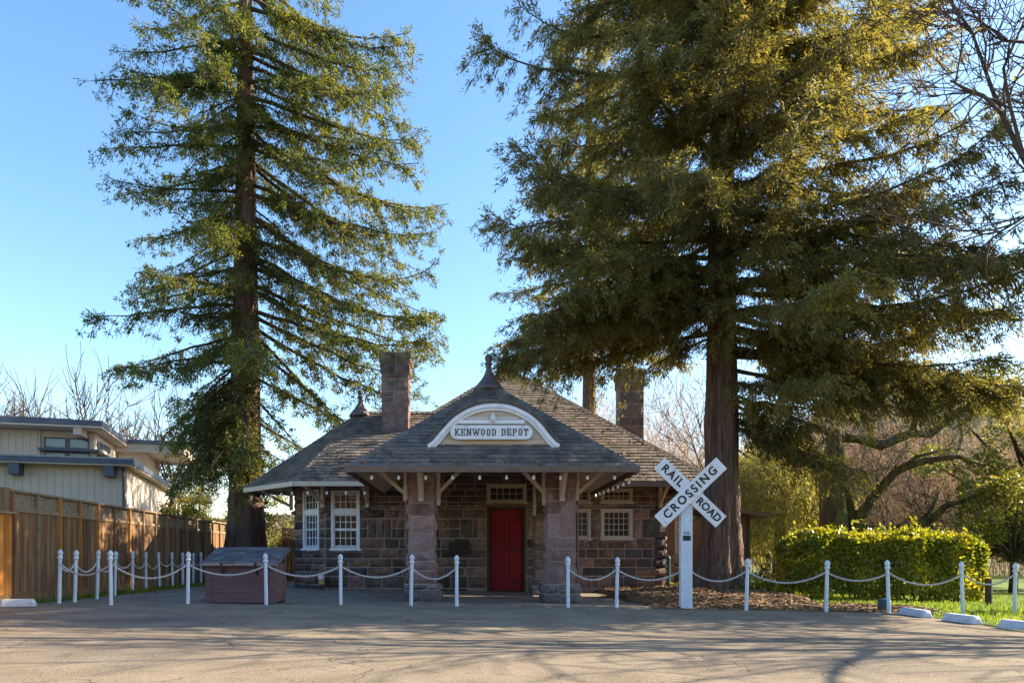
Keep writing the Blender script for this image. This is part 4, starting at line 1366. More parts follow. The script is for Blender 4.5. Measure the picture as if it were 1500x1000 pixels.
def conifer(name, label, base, H_, r0, r1, prim, leafmat, seed, leaf=(.13, .045), dens=1.0, extra=None, sec_gap=.13, fl=.5, thick=1.0, tuft=.2, tuft_mix=.7, jit=.045, sag=.25, rose=.35, along=.45, wild=.45, inner=.25, tipk=.45, hang=(-.5, .18), droop2=(.10, .6)):
    """prim: list of (z, azimuth, length, slope, droop, uplift)"""
    r_ = np.random.default_rng(seed)
    og = tuple(base)
    e = empty(name, og, label, 'tree')
    trunk_mesh('trunk', base, H_, r0, r1, 'bark', e, og, flare=fl, seed=seed)
    LP0, LP1, LR0, LR1 = [], [], [], []
    Cs, As, Ls, Ws = [], [], [], []
    def trunk_r(z): return r0 + (r1 - r0) * (z / H_)
    for (z, az, L_, s0, dr, up) in prim:
        n = 9
        t = np.linspace(0, 1, n)
        wob = r_.normal(0, .05, n).cumsum() * .6
        a = az + wob * .5
        rad = trunk_r(z) * .7 + L_ * t
        X = base[0] + np.cos(az) * rad + np.cos(az + 1.57) * wob * L_ * .12
        Y = base[1] + np.sin(az) * rad + np.sin(az + 1.57) * wob * L_ * .12
        Z = base[2] + z + L_ * (s0 * t - dr * t ** 2 + up * t ** 4) + r_.normal(0, .02, n) * L_ * .3
        P = np.stack([X, Y, Z], 1)
        br = (.020 + .0095 * L_) * (1 - t * .88) * thick
        LP0.append(P[:-1]); LP1.append(P[1:]); LR0.append(br[:-1]); LR1.append(br[1:])
        # secondaries
        m_ = max(6, int(L_ / sec_gap * 2))
        ts = np.sort(r_.uniform(.10 if L_ > 2 else .02, 1.0, m_))
        idx = np.clip((ts * (n - 1)).astype(int), 0, n - 2)
        fr = ts * (n - 1) - idx
        B = P[idx] * (1 - fr[:, None]) + P[idx + 1] * fr[:, None]
        T = P[idx + 1] - P[idx]; T /= np.linalg.norm(T, axis=1, keepdims=True)
        side = np.where(np.arange(m_) % 2 == 0, 1, -1)[:, None]
        lat = np.cross(T, np.array([[0, 0, 1.0]])); lat /= np.linalg.norm(lat, axis=1, keepdims=True) + 1e-6
        th = r_.uniform(.55, 1.15, m_)[:, None]
        D = T * np.cos(th) + lat * side * np.sin(th) + np.array([[0, 0, 1.0]]) * r_.uniform(hang[0], hang[1], (m_, 1))
        D /= np.linalg.norm(D, axis=1, keepdims=True)
        l2 = (.17 * L_ * (1 - (1 - tipk) * ts) * np.minimum(1, ts * 3.5 + inner) + .24) * r_.uniform(.5, 1.25, m_)
        dr2 = r_.uniform(droop2[0], droop2[1], m_)
        # thin wood of the secondaries
        E1 = B + D * (l2 * .5)[:, None] - np.array([[0, 0, 1.0]]) * (dr2 * l2 * .25)[:, None]
        E2 = B + D * l2[:, None] - np.array([[0, 0, 1.0]]) * (dr2 * l2)[:, None]
        LP0 += [B, E1]; LP1 += [E1, E2]
        LR0 += [np.full(m_, .011), np.full(m_, .008)]; LR1 += [np.full(m_, .008), np.full(m_, .004)]
        cnt = np.maximum(2, (l2 / .052 * dens).astype(int))
        tot = cnt.sum()
        ri = np.repeat(np.arange(m_), cnt)
        s = r_.uniform(.05, 1.0, tot)
        nt_ = np.maximum(2, (l2[ri] / tuft).astype(int))
        s = (np.floor(s * nt_) + .55) / nt_ if tuft_mix is None else np.where(r_.random(tot) < tuft_mix, (np.floor(s * nt_) + .55) / nt_, s)
        C = B[ri] + D[ri] * (l2[ri] * s)[:, None] - np.array([[0, 0, 1.0]]) * (dr2[ri] * l2[ri] * s ** 2)[:, None]
        J = np.clip(r_.normal(0, jit, (tot, 3)), -1.7 * jit, 1.7 * jit)
        C += J * np.array([[1, 1, .85]])
        Ad = D[ri] * along + J / jit * rose + r_.normal(0, wild, (tot, 3)) + np.array([[0, 0, -sag]])
        Cs.append(C); As.append(Ad)
        Ls.append(leaf[0] * r_.uniform(.6, 1.5, tot)); Ws.append(leaf[1] * r_.uniform(.7, 1.4, tot))
    seg_mesh('limbs', np.concatenate(LP0), np.concatenate(LP1), np.concatenate(LR0), np.concatenate(LR1), 'limb', e, 5, og)
    C = np.concatenate(Cs)
    leaf_mesh('crown', C, np.concatenate(As), np.concatenate(Ls), np.concatenate(Ws), leafmat, e, og, r_)
    return e, len(C)

# left redwood: open crown
rr = random.Random(11)
prim = []
LB = Vector((-7.55, 24.0, 0.05))
for k in range(80):
    z = 5.2 + (28.5 - 5.2) * (k + rr.random()) / 80
    az = k * 2.39996 + rr.uniform(-.35, .35)
    right = math.cos(az)
    L_ = (4.75 + (1.4 if 7 < z < 16 else .7) * right) * rr.uniform(.70, 1.06) * (1 - max(0, z - 19) / 10.5)
    if z < 8: L_ *= .55 + .15 * (z - 5)
    s0 = (-.06 if right < 0 else -.36) + rr.uniform(-.14, .14) - .015 * max(0, 12 - z)
    prim.append((z, az, L_, s0, rr.uniform(.08, .26), rr.uniform(.06, .20)))
for k in range(135):       # short growth hugging the trunk
    z = rr.uniform(3.4, 19)
    az = rr.uniform(0, 6.28) if rr.random() < .3 else rr.uniform(3.4, 5.9)
    prim.append((z, az, rr.uniform(.7, 2.2), rr.uniform(-.9, -.1), .3, .1))
for k in range(26):
    prim.append((rr.uniform(4.0, 6.6), rr.uniform(2.5, 4.3), rr.uniform(1.1, 2.1), rr.uniform(-.75, -.3), .25, .1))
for k in range(24):
    z = 6.8 + 12.7 * k / 23 + rr.uniform(-.3, .3)
    prim.append((z + 1.6, rr.uniform(-.55, .55), (rr.uniform(5.7, 6.7) if z < 15 else rr.uniform(5.0, 5.8)), rr.uniform(-.52, -.30), rr.uniform(.06, .18), rr.uniform(.12, .28)))
for k in range(17):
    prim.append((7.6 + 12.4 * k / 16 + rr.uniform(-.3, .3), math.pi + rr.uniform(-.5, .5), rr.uniform(3.6, 4.5), rr.uniform(-.22, .02), rr.uniform(.08, .2), rr.uniform(.05, .15)))
for k in range(34):       # skirt near the base
    prim.append((rr.uniform(4.6, 7.2), rr.uniform(2.6, 5.2), rr.uniform(1.0, 2.3), rr.uniform(-1.1, -.5), .3, .15))
_, n1_ = conifer('redwood_tree', 'tall open redwood with see-through drooping branches left of the depot', LB, 29, .60, .04, prim, 'needle_left', 3, leaf=(.10, .036), dens=3.2, rose=.45, along=.55, sec_gap=.20, hang=(-.75, .25), droop2=(.2, .8), tuft=.36, tuft_mix=.97, jit=.05, tipk=.5)

# right redwood: dense crown
rr = random.Random(5)
prim = []
RBs = Vector((6.5, 18.6, -.02))
for k in range(165):
    z = 4.9 + (26.5 - 4.9) * ((k + rr.random()) / 165) ** .95
    az = k * 2.39996 + rr.uniform(-.4, .4)
    cx_, sy_ = math.cos(az), math.sin(az)
    if sy_ > .2 and z < (14 if cx_ > -.2 else 9.5): continue
    if cx_ < 0 and z < 6.0: continue
    L_ = 6.9 - (.75 if cx_ > 0 else 0)
    if cx_ < -.3 and z > 11: L_ -= .8
    if sy_ < -.5: L_ = 5.2
    if sy_ > .3: L_ = 5.6
    L_ *= rr.uniform(.66, 1.10) * (1 - max(0, z - 12) / 16)
    if z < 7: L_ *= .62 + .19 * (z - 5)
    if cx_ < -.3 and z < 8.2: L_ = min(6.0, 2.4 + 1.35 * (z - 4.6)) * rr.uniform(.85, 1.05)
    s0 = -.02 + rr.uniform(-.16, .12) - .05 * max(0, 7 - z)
    prim.append((z, az, L_, s0, rr.uniform(.08, .25), rr.uniform(.12, .34)))
for k in range(50):
    prim.append((rr.uniform(6.5, 16), rr.uniform(3.3, 6.1), rr.uniform(.7, 2.2), rr.uniform(-.7, .1), .3, .1))
for k in range(34):
    az_ = rr.uniform(2.2, 6.4)
    prim.append((rr.uniform(9, 19), az_, (5.5 if math.cos(az_) < 0 else 5.4) * rr.uniform(.6, 1.0), rr.uniform(-.2, .05), rr.uniform(.05, .2), rr.uniform(.05, .2)))
for k in range(14):
    prim.append((rr.uniform(6.0, 9.5), rr.uniform(-.85, .12), rr.uniform(5.4, 6.9), rr.uniform(-.26, -.02), rr.uniform(.05, .2), rr.uniform(.05, .2)))
for k in range(12):
    prim.append((rr.uniform(7.0, 8.3), math.pi + rr.uniform(-.5, .75), rr.uniform(4.6, 5.8), rr.uniform(-.2, -.05), rr.uniform(.08, .15), .05))
for k in range(9):      # drooping low limbs at the right
    prim.append((rr.uniform(4.2, 5.6), rr.uniform(-.75, .05), rr.uniform(1.6, 3.0), rr.uniform(-.62, -.35), .12, .08))
_, n2_ = conifer('redwood_tree', 'massive dense redwood rising right of the depot behind the crossing sign', RBs, 27, .475, .05, prim, 'needle_right', 9, leaf=(.115, .025), dens=5.2, rose=.2, along=.65, wild=.46, inner=.6, sec_gap=.145, sag=.4, hang=(-.85, .3), droop2=(.15, .8), tuft=.34, tuft_mix=.5, jit=.05, tipk=.55, fl=.42, thick=1.0)

# a further redwood behind the depot
rr = random.Random(15)
prim = []
for k in range(96):
    z = 10.4 + 17.3 * (k + rr.random()) / 96
    az = k * 2.39996 + rr.uniform(-.4, .4)
    L_ = 4.6 * rr.uniform(.7, 1.05) * (1 - max(0, z - 12) / 20)
    prim.append((z, az, L_, -.12 + rr.uniform(-.15, .1), .18, .12))
_, n3_ = conifer('redwood_tree', 'third redwood behind the depot roof, partly hidden by the dense one', Vector((5.35, 32.5, -.1)), 28, .42, .04, prim, 'needle_right', 19, leaf=(.16, .045), dens=1.9, rose=.2, along=.65, wild=.45, sec_gap=.17)
print('needles', n1_, n2_, n3_)

# bare trees
def grow(S_, p, d, r, L_, lev, rr, cfg):
    n = 5 if lev < 2 else 4
    st_ = L_ / n
    p = np.array(p, float); d = np.array(d, float)
    for i in range(n):
        d = d + np.array([rr.gauss(0, cfg['wob']), rr.gauss(0, cfg['wob']), rr.gauss(0, cfg['wob']) + cfg['up']])
        d /= np.linalg.norm(d)
        q = p + d * st_
        r2 = r * (1 - .5 / n) if lev == 0 else r * (1 - .62 / n)
        S_.append((p, q, r, r2))
        p, r = q, r2
        if lev < cfg['lev'] and (i > 0 or lev > 0) and rr.random() < cfg['p'][lev]:
            for _ in range(cfg.get('nc', 1)):
                ax = np.array([rr.gauss(0, 1), rr.gauss(0, 1), rr.gauss(0, .6)])
                ax -= d * ax.dot(d); ax /= np.linalg.norm(ax) + 1e-6
                a = rr.uniform(*cfg['ang'])
                grow(S_, p, d * math.cos(a) + ax * math.sin(a), max(r * rr.uniform(.5, .75), cfg['rmin']), L_ * rr.uniform(*cfg['len']), lev + 1, rr, cfg)
    if lev < cfg['lev']:
        for s in (-1, 1):
            ax = np.array([rr.gauss(0, 1), rr.gauss(0, 1), rr.gauss(0, .5)])
            ax -= d * ax.dot(d); ax /= np.linalg.norm(ax) + 1e-6
            a = rr.uniform(.2, .6)
            grow(S_, p, d * math.cos(a) + ax * math.sin(a), max(r * .85, cfg['rmin']), L_ * rr.uniform(.55, .85), lev + 1, rr, cfg)

def segs_to(name, S_, mat, parent, origin, k=4):
    return seg_mesh(name, [s[0] for s in S_], [s[1] for s in S_], [s[2] for s in S_], [s[3] for s in S_], mat, parent, k, origin)

CFG = dict(wob=.10, up=.05, lev=4, p=[.9, .85, .7, .45], ang=(.45, 1.0), len=(.5, .75), rmin=.006)
def bare_tree(loc, H_, r, seed, label, cfg=CFG, group=None, lean=(0, 0, 1), mat='twig', name='bare_tree', trunkL=.33):
    rr = random.Random(seed)
    e = empty(name, loc, label, 'tree', group)
    S_ = []
    grow(S_, (0, 0, -.2), lean, r, H_ * trunkL, 0, rr, cfg)
    f_ = H_ / max(s[1][2] for s in S_)
    S_ = [(s[0] * f_, s[1] * f_, s[2], s[3]) for s in S_]
    big = [s for s in S_ if s[2] > r * .3]
    sm = [s for s in S_ if s[2] <= r * .3]
    segs_to('trunk', big, mat, e, (0, 0, 0), 7)
    if sm: segs_to('twigs', sm, mat, e, (0, 0, 0), 3)
    return e
GB = 'bare winter trees behind the house'
CF2 = dict(CFG, rmin=.014)
CF4 = dict(wob=.13, up=.07, lev=3, p=[1.0, .95, .8], ang=(.3, .8), len=(.55, .8), rmin=.036)
far = [(12, 52, 14.5, .22, 101, 'bare forked tree above the left end of the house roof'), (60, 50, 13.5, .20, 102, 'bare tree above the solar panels of the house roof'),
       (118, 55, 13.5, .20, 103, 'bare tree behind the right corner of the upper house roof'), (196, 56, 12.0, .18, 104, 'bare rounded tree above the cantilevered house roof')]
far += [(-20, 54, 14.0, .22, 111, 'bare tree at the left edge of the photo behind the house roof'), (88, 58, 14.5, .20, 112, 'bare tree between the solar panels and the roof corner'),
        (155, 60, 13.0, .18, 113, 'bare tree just right of the upper roof corner'), (228, 62, 12.5, .18, 114, 'faint bare tree left of the slender tree')]
for px_, d_, h_, r_0, sd_, lb in far:
    x = (px_ - CX) * d_ / F_PX
    bare_tree((x, d_, .1), h_ * 1.12, r_0 * 1.3, sd_, lb, CF4, GB)
bare_tree(((268 - CX) * 38 / F_PX, 38, .1), 10.0, .14, 106, 'slender bare tree between house and open redwood', dict(CF4, up=.12, ang=(.3, .7), rmin=.014))
bare_tree(((285 - CX) * 41 / F_PX, 41, .1), 8.0, .10, 107, 'small bare tree right of the slender one, above the fence end', dict(CF2, up=.10, ang=(.3, .8), rmin=.01))
# the big bare tree outside the frame at right, reaching in
CF3 = dict(wob=.13, up=.015, lev=3, p=[.85, .7, .45, .3], ang=(.4, 1.05), len=(.5, .8), rmin=.016)
bt = empty('bare_tree', (16.4, 9.6, -.2), 'bare tree whose dark branches reach in at the upper right corner', 'tree')
S_ = []
rr = random.Random(46)
S_.append((np.array([0, 0, -.2]), np.array([-.1, .1, 1.6]), .26, .21))
S_.append((np.array([-.1, .1, 1.6]), np.array([-.3, .3, 3.0]), .21, .18))
for dv, L_, r_0 in (((-.60, .0, .85), 4.2, .13), ((-.5, .3, .9), 3.6, .11), ((-.35, .5, .8), 3.2, .10), ((.3, -.4, .85), 3.0, .10), ((-.65, -.2, .9), 3.8, .10), ((.5, .4, .8), 3.0, .09), ((-.5, -.7, .6), 2.8, .09)):
    grow(S_, (-.3, .3, rr.uniform(2.4, 3.0)), np.array(dv) / np.linalg.norm(dv), r_0, L_, 0, rr, CF3)
def world_limb(px, r0_, r1_, start=None, d0=10.2):
    P = [at(x, y, d0 + .12 * i) - bt.location for i, (x, y) in enumerate(px)]
    if start is not None: P = [Vector(start)] + P
    n_ = len(P) - 1
    for i in range(n_):
        ra, rb = r0_ + (r1_ - r0_) * i / n_, r0_ + (r1_ - r0_) * (i + 1) / n_
        S_.append((np.array(P[i]), np.array(P[i + 1]), ra, rb))
        if i >= (1 if start is not None else 0):
            for _ in range(1 + (i % 2)):
                q = P[i].lerp(P[i + 1], rr.random())
                dv = (P[i + 1] - P[i]).normalized() + Vector((rr.gauss(0, .6), rr.gauss(0, .5), rr.gauss(0, .6)))
                grow(S_, q, dv.normalized(), max(ra * .45, .016), rr.uniform(.7, 1.3), 1, rr, dict(CF3, wob=.2, lev=3, rmin=.008))
world_limb([(1580, 330), (1515, 255), (1487, 208), (1466, 165), (1452, 128), (1438, 88), (1424, 48), (1396, 8), (1376, -30)], .06, .016, (-.3, .3, 2.8))
world_limb([(1500, 232), (1478, 150), (1470, 100), (1492, 50), (1510, 10)], .035, .016)
world_limb([(1466, 165), (1440, 140), (1410, 128), (1392, 118)], .03, .012)
world_limb([(1560, 110), (1500, 62), (1470, 60), (1445, 68)], .03, .012)
world_limb([(1600, 290), (1530, 300), (1500, 318), (1468, 338), (1440, 360)], .03, .010)
segs_to('trunk', [s for s in S_ if s[2] > .05], 'limb', bt, (0, 0, 0), 8)
segs_to('twigs', [s for s in S_ if s[2] <= .05], 'limb', bt, (0, 0, 0), 4)

# mossy bare oak behind the hedge
OD = 24.0
ok = empty('mossy_oak', ((1222 - CX) * OD / F_PX, OD, -.2), 'bare oak with crooked mossy limbs behind the hedge', 'tree')
oo = ok.location
b = MB()
def pl(pts, dd=None):
    return [at(x, y, OD + (dd[i] if dd else 0)) for i, (x, y) in enumerate(pts)]
b.tube(pl([(1222, 850), (1222, 790), (1220, 740), (1219, 700), (1221, 660), (1226, 635), (1230, 620)]), [.62, .47, .42, .40, .30, .16, .05], 14)
limbs = [([(1228, 758), (1262, 752), (1282, 724), (1312, 690), (1352, 675), (1402, 668), (1442, 681)], [.20, .18, .15, .13, .11, .08, .05], [0, -.2, -.5, -.9, -1.2, -1.5, -1.6]),
         ([(1230, 768), (1290, 777), (1340, 771), (1366, 760), (1386, 740), (1412, 733), (1440, 722)], [.17, .16, .13, .12, .10, .07, .04], [0, -.4, -.6, -.7, -.9, -1, -1]),
         ([(1248, 752), (1240, 715), (1228, 690), (1222, 660)], [.13, .12, .10, .08], [-.1, -.2, -.3, -.3]),
         ([(1222, 640), (1258, 642), (1290, 653), (1335, 634), (1362, 637), (1402, 605), (1452, 578), (1490, 560)], [.18, .16, .15, .14, .12, .10, .07, .04], [0, .1, .2, .3, .5, .6, .8, 1]),
         ([(1335, 634), (1345, 603), (1382, 568), (1420, 556)], [.11, .10, .07, .04], [.3, .3, .2, .1]),
         ([(1402, 605), (1410, 640), (1400, 668)], [.04, .035, .03], [.6, .2, -1]),
         ([(1310, 690), (1345, 668), (1395, 655)], [.07, .05, .03], [-.9, -1.2, -1.4]), ([(1340, 771), (1365, 745), (1375, 720)], [.06, .05, .03], [-.6, -.3, 0])]
S_ = []
rr = random.Random(8)
for pts, rad, dd in limbs:
    P = pl(pts, dd)
    b.tube(P, rad, 8)
    for i in range(2, len(P)):
        for _ in range(3):
            dv = Vector((rr.gauss(0, 1), rr.gauss(0, .7), rr.gauss(.35, .8))).normalized()
            grow(S_, P[i] + (P[i - 1] - P[i]) * rr.random(), dv, .022, rr.uniform(.5, 1.1), 1, rr, dict(CFG, wob=.22, up=.02, lev=3))
b.build('trunk', 'moss_bark', ok, origin=tuple(oo), smooth=True)
segs_to('twigs', S_, 'moss_bark', ok, tuple(oo), 3)

# winter brush (a mass nobody could count)
def brush(name, x0, x1, y0, y1, n, h0, h1, seed, mat='brush', hfun=None, rad=.022):
    r_ = np.random.default_rng(seed)
    P0s, P1s, R0s, R1s = [], [], [], []
    x = r_.uniform(x0, x1, n); y = r_.uniform(y0, y1, n)
    h_ = r_.uniform(h0, h1, n)
    if hfun is not None: h_ *= hfun(x)
    p = np.stack([x, y, np.full(n, -.2)], 1)
    d = np.stack([r_.normal(0, .16, n), r_.normal(0, .16, n), np.ones(n)], 1)
    nodes = [p]
    for k in range(6):
        d = d + np.stack([r_.normal(0, .12, n), r_.normal(0, .12, n), np.zeros(n)], 1)
        q = p + d / np.linalg.norm(d, axis=1, keepdims=True) * (h_ / 6)[:, None]
        rr0 = rad * (1 - k / 7) * np.ones(n); rr1 = rad * (1 - (k + 1) / 7) * np.ones(n)
        P0s.append(p); P1s.append(q); R0s.append(rr0); R1s.append(rr1)
        if k >= 1:
            for _ in range(3):
                m_ = d / np.linalg.norm(d, axis=1, keepdims=True) + r_.normal(0, .55, (n, 3)) + np.array([[0, 0, .25]])
                m_ /= np.linalg.norm(m_, axis=1, keepdims=True)
                l_ = (h_ * r_.uniform(.08, .22, n))[:, None]
                e1 = p + m_ * l_
                e2 = e1 + (m_ + r_.normal(0, .3, (n, 3))) * l_ * .7
                e3 = e1 + (m_ + r_.normal(0, .5, (n, 3))) * l_ * .7
                P0s += [p, e1, e1]; P1s += [e1, e2, e3]
                R0s += [rad * .5 * np.ones(n), rad * .36 * np.ones(n), rad * .36 * np.ones(n)]; R1s += [rad * .4 * np.ones(n), rad * .2 * np.ones(n), rad * .2 * np.ones(n)]
        p = q
    P0, P1 = np.concatenate(P0s), np.concatenate(P1s)
    col = r_.uniform(.7, 1.25, len(P0))
    o = seg_mesh(name, P0, P1, np.concatenate(R0s), np.concatenate(R1s), mat, None, 3, (0, 0, 0), col)
    return o
o = brush('winter_thicket', 16, 40, 38, 52, 700, 5.5, 10, 71)
tag(o, 'pinkish brown mass of bare winter thicket beyond the lawn', 'thicket', kind='stuff')
o = brush('winter_thicket', 7.0, 15.5, 40, 54, 330, 6, 12.5, 72)
tag(o, 'tall bare brown thicket showing behind the depot roof and redwood trunk', 'thicket', kind='stuff')
o = brush('winter_thicket', -22, -5, 36, 48, 260, 2.0, 4.5, 73)
tag(o, 'low bare brush seen past the end of the left fence', 'thicket', kind='stuff')
bare_tree(((985 - CX) * 36 / F_PX, 36, -.2), 12.5, .22, 121, 'bare leaning tree between depot chimney and dense redwood trunk', dict(CF2, up=.03), lean=(.12, 0, 1))
for k, (px_, d_, h_, sd_) in enumerate([(1262, 36, 8.5, 131), (1300, 40, 9.5, 132), (1392, 38, 9, 133), (1345, 45, 10.5, 134)]):
    bare_tree(((px_ - CX) * d_ / F_PX, d_, -.2), h_, .14, sd_, ['greyish bare tree in the thicket right of the oak trunk', 'bare tree in the thicket above the middle of the hedge', 'bare tree in the thicket above the right end of the hedge', 'tall bare tree at the back of the thicket'][k],
              dict(CF2, rmin=.012), 'bare trees in the thicket')

# leafy things
def clump_leaves(r_, centres, radii, n, squash=.8, shell=.5):
    k = r_.integers(0, len(centres), n)
    v = r_.normal(size=(n, 3)); v /= np.linalg.norm(v, axis=1, keepdims=True)
    rad = radii[k] * (shell + (1 - shell) * r_.random(n) ** .6)
    v[:, 2] *= squash
    return centres[k] + v * rad[:, None], v

def broadleaf(name, label, loc, ncl, spread, zr, rcl, n, leaf, mat, seed, trunk_r=.2, cat='tree', shape=None):
    r_ = np.random.default_rng(seed)
    rr = random.Random(seed)
    e = empty(name, loc, label, cat)
    cs = np.stack([r_.normal(0, spread[0], ncl), r_.normal(0, spread[1], ncl), r_.uniform(zr[0], zr[1], ncl)], 1)
    if shape is not None: cs = shape(cs)
    rs = r_.uniform(rcl * .6, rcl * 1.3, ncl)
    C, v = clump_leaves(r_, cs, rs, n)
    A = v * .4 + r_.normal(0, .7, (n, 3))
    b = MB()
    if trunk_r > 0:
        top = zr[0] + (zr[1] - zr[0]) * .35
        b.tube([(0, 0, -.2), (.05, 0, top * .5), (.0, .05, top)], [trunk_r, trunk_r * .75, trunk_r * .6], 10)
    for c in cs[:: max(1, ncl // 22)]:
        st_ = Vector((0, 0, zr[0] + (zr[1] - zr[0]) * .25 * rr.random()))
        m_ = st_.lerp(Vector(c), .5) + Vector((rr.gauss(0, .15), rr.gauss(0, .15), -.1))
        b.tube([st_, m_, Vector(c)], [max(trunk_r * .4, .02), max(trunk_r * .25, .014), .01], 5)
    b.build('trunk', 'limb', e, origin=(0, 0, 0), smooth=True)
    leaf_mesh('crown', C, A, leaf[0] * r_.uniform(.6, 1.4, n), leaf[1] * r_.uniform(.6, 1.4, n), mat, e, (0, 0, 0), r_)
    return e
broadleaf('evergreen_oak', 'leafy evergreen oak at the right edge behind the end of the hedge', (20.7, 25.0, -.25), 60, (1.8, 1.6), (1.6, 7.6), .75, 26000, (.13, .075), 'oakleaf', 201, .26)
broadleaf('evergreen_oak', 'smaller yellow green oak sapling spilling over the right end of the hedge', (17.0, 22.5, -.25), 34, (1.0, .9), (.9, 3.9), .5, 11000, (.12, .07), 'oakleaf', 202, .14)
broadleaf('shrub', 'olive shrub behind the fence end left of the open redwood trunk', ((305 - CX) * 32 / F_PX, 32, 0), 34, (1.6, 1.0), (.8, 4.0), .6, 13000, (.14, .075), 'oakleaf', 203, .1, 'shrub')
broadleaf('shrub', 'low olive bush beyond the lattice fence seen under the left eave', ((400 - CX) * 40 / F_PX, 40, 0), 20, (2.2, 1.0), (.6, 2.4), .6, 6000, (.15, .08), 'willow', 205, .08, 'shrub')

def upright(cs):
    t = (cs[:, 2] - cs[:, 2].min()) / np.ptp(cs[:, 2])
    k_ = .35 + .9 * np.sin(np.clip(t, 0, 1) * 2.5)
    cs[:, 0] *= k_; cs[:, 1] *= k_
    return cs
broadleaf('evergreen_tree', 'tall dense evergreen beyond the right edge whose shadow falls across the lot', (16.4, 15.0, -.25), 120, (1.0, .85), (5.6, 13.2), .85, 30000, (.2, .13), 'oakleaf', 231, .3, 'tree', upright)
o = brush('winter_thicket', -32, 32, -42, -30, 2000, 7, 13, 74, rad=.07)
tag(o, 'bare winter thicket across the road behind the photographer', 'thicket', kind='stuff')

# weeping willow
def willow(loc, label, seed, Rr, ztop, n_st, zlow):
    r_ = np.random.default_rng(seed)
    e = empty('willow_tree', loc, label, 'tree')
    b = MB()
    b.tube([(0, 0, -.2), (.1, 0, ztop * .3), (-.1, 0, ztop * .6)], [.3, .24, .15], 10)
    for k in range(12):
        a = k * 2.4
        rr_ = Rr * random.uniform(.4, .9)
        b.tube([(0, 0, ztop * .35), (rr_ * .5 * math.cos(a), rr_ * .5 * math.sin(a), ztop * .8), (rr_ * math.cos(a), rr_ * math.sin(a), ztop * random.uniform(.75, .98))], [.12, .07, .03], 6)
    b.build('trunk', 'limb', e, origin=(0, 0, 0), smooth=True)
    a = r_.uniform(0, 6.28, n_st); rd = Rr * np.sqrt(r_.random(n_st))
    x, y = rd * np.cos(a), rd * np.sin(a)
    zt = ztop * np.sqrt(np.clip(1 - (rd / Rr) ** 2 * .75, .1, 1)) * r_.uniform(.75, 1.0, n_st)
    zb_ = np.maximum(zlow, zt - r_.uniform(1.2, 3.2, n_st))
    m_ = 30
    t = r_.random((n_st, m_))
    C = np.stack([x[:, None] + r_.normal(0, .06, (n_st, m_)) + .15 * np.cos(a)[:, None] * t, y[:, None] + r_.normal(0, .06, (n_st, m_)), zt[:, None] + (zb_ - zt)[:, None] * t], -1).reshape(-1, 3)
    A = r_.normal(0, .5, C.shape) + np.array([[0, 0, -1.0]])
    leaf_mesh('crown', C, A, r_.uniform(.14, .3, len(C)), r_.uniform(.025, .05, len(C)), 'willow', e, (0, 0, 0), r_)
willow(((1140 - CX) * 30 / F_PX, 30, -.25), 'pale yellow green weeping willow right of the redwood trunk', 301, 2.9, 6.6, 1500, .3)
willow(((1120 - CX) * 37 / F_PX, 37, -.25), 'paler weeping willow behind the first one, left of the oak trunk', 302, 3.6, 7.6, 1100, .3)

# hedge
hd = empty('clipped_hedge', (10.35, 18.2, float(gz(10.35))), 'clipped bright yellow green hedge behind the rope posts', 'hedge')
r_ = np.random.default_rng(55)
HW, HD, HH = 2.42, .85, 1.66
n = 34000
u = r_.random((n, 3)) * 2 - 1
fcs = r_.choice(4, n, p=[.48, .32, .12, .08])
C = np.empty((n, 3)); Nn = np.zeros((n, 3))
sq = lambda v: np.sign(v) * np.abs(v) ** .8
C[:, 0] = u[:, 0] * HW; C[:, 1] = u[:, 1] * HD; C[:, 2] = (u[:, 2] * .5 + .5) * HH
dp = np.abs(r_.normal(0, .09, n))
fm = fcs == 0; C[fm, 1] = -HD + dp[fm]; Nn[fm] = (0, -1, .2)
fm = fcs == 1; C[fm, 2] = HH - dp[fm]; Nn[fm] = (0, 0, 1)
fm = fcs == 2; C[fm, 0] = HW - dp[fm]; Nn[fm] = (1, 0, .2)
fm = fcs == 3; C[fm, 0] = -HW + dp[fm]; Nn[fm] = (-1, 0, .2)
bulge = .10 * np.sin(C[:, 0] * 2.1 + 1) + .07 * np.sin(C[:, 0] * 5.3) + .06 * np.sin(C[:, 2] * 5)
C[:, 1] += np.where(C[:, 1] < 0, -bulge, bulge)
C[:, 2] += .06 * np.sin(C[:, 0] * 2.7) + .04 * np.sin(C[:, 0] * 6 + C[:, 1] * 3)
# round the ends and corners, ragged at the bottom
ex = np.clip((np.abs(C[:, 0]) - HW + .8) / .8, 0, 1)
C[:, 1] *= 1 - .5 * ex ** 2
C[:, 2] -= .34 * ex ** 2 * (C[:, 2] / HH) ** 2
fy = np.clip((np.abs(C[:, 1]) - HD + .4) / .4, 0, 1)
C[:, 2] -= .14 * fy ** 2 * (C[:, 2] / HH) ** 4
C[:, 0] -= np.sign(C[:, 0]) * .12 * np.clip((C[:, 2] - HH * .6) / (HH * .4), 0, 1) ** 2 * ex
tuck = np.clip((.4 - C[:, 2]) / .4, 0, 1)
C[:, 1] *= 1 - .3 * tuck
keep = ~((C[:, 2] < .3) & (r_.random(n) < .55 + .3 * np.sin(C[:, 0] * 4)))
C, Nn = C[keep], Nn[keep]
A = Nn * .5 + r_.normal(0, .6, C.shape) + np.array([[0, 0, .25]])
C += r_.normal(0, .03, C.shape)
ns = 150                                   # stray shoots
sb = C[r_.choice(np.where(Nn[:, 2] > .5)[0], ns)]
sd_ = r_.normal(0, .35, (ns, 3)) + np.array([[0, 0, 1.0]])
sl_ = r_.uniform(.08, .26, ns)
tt = r_.random((ns, 9))
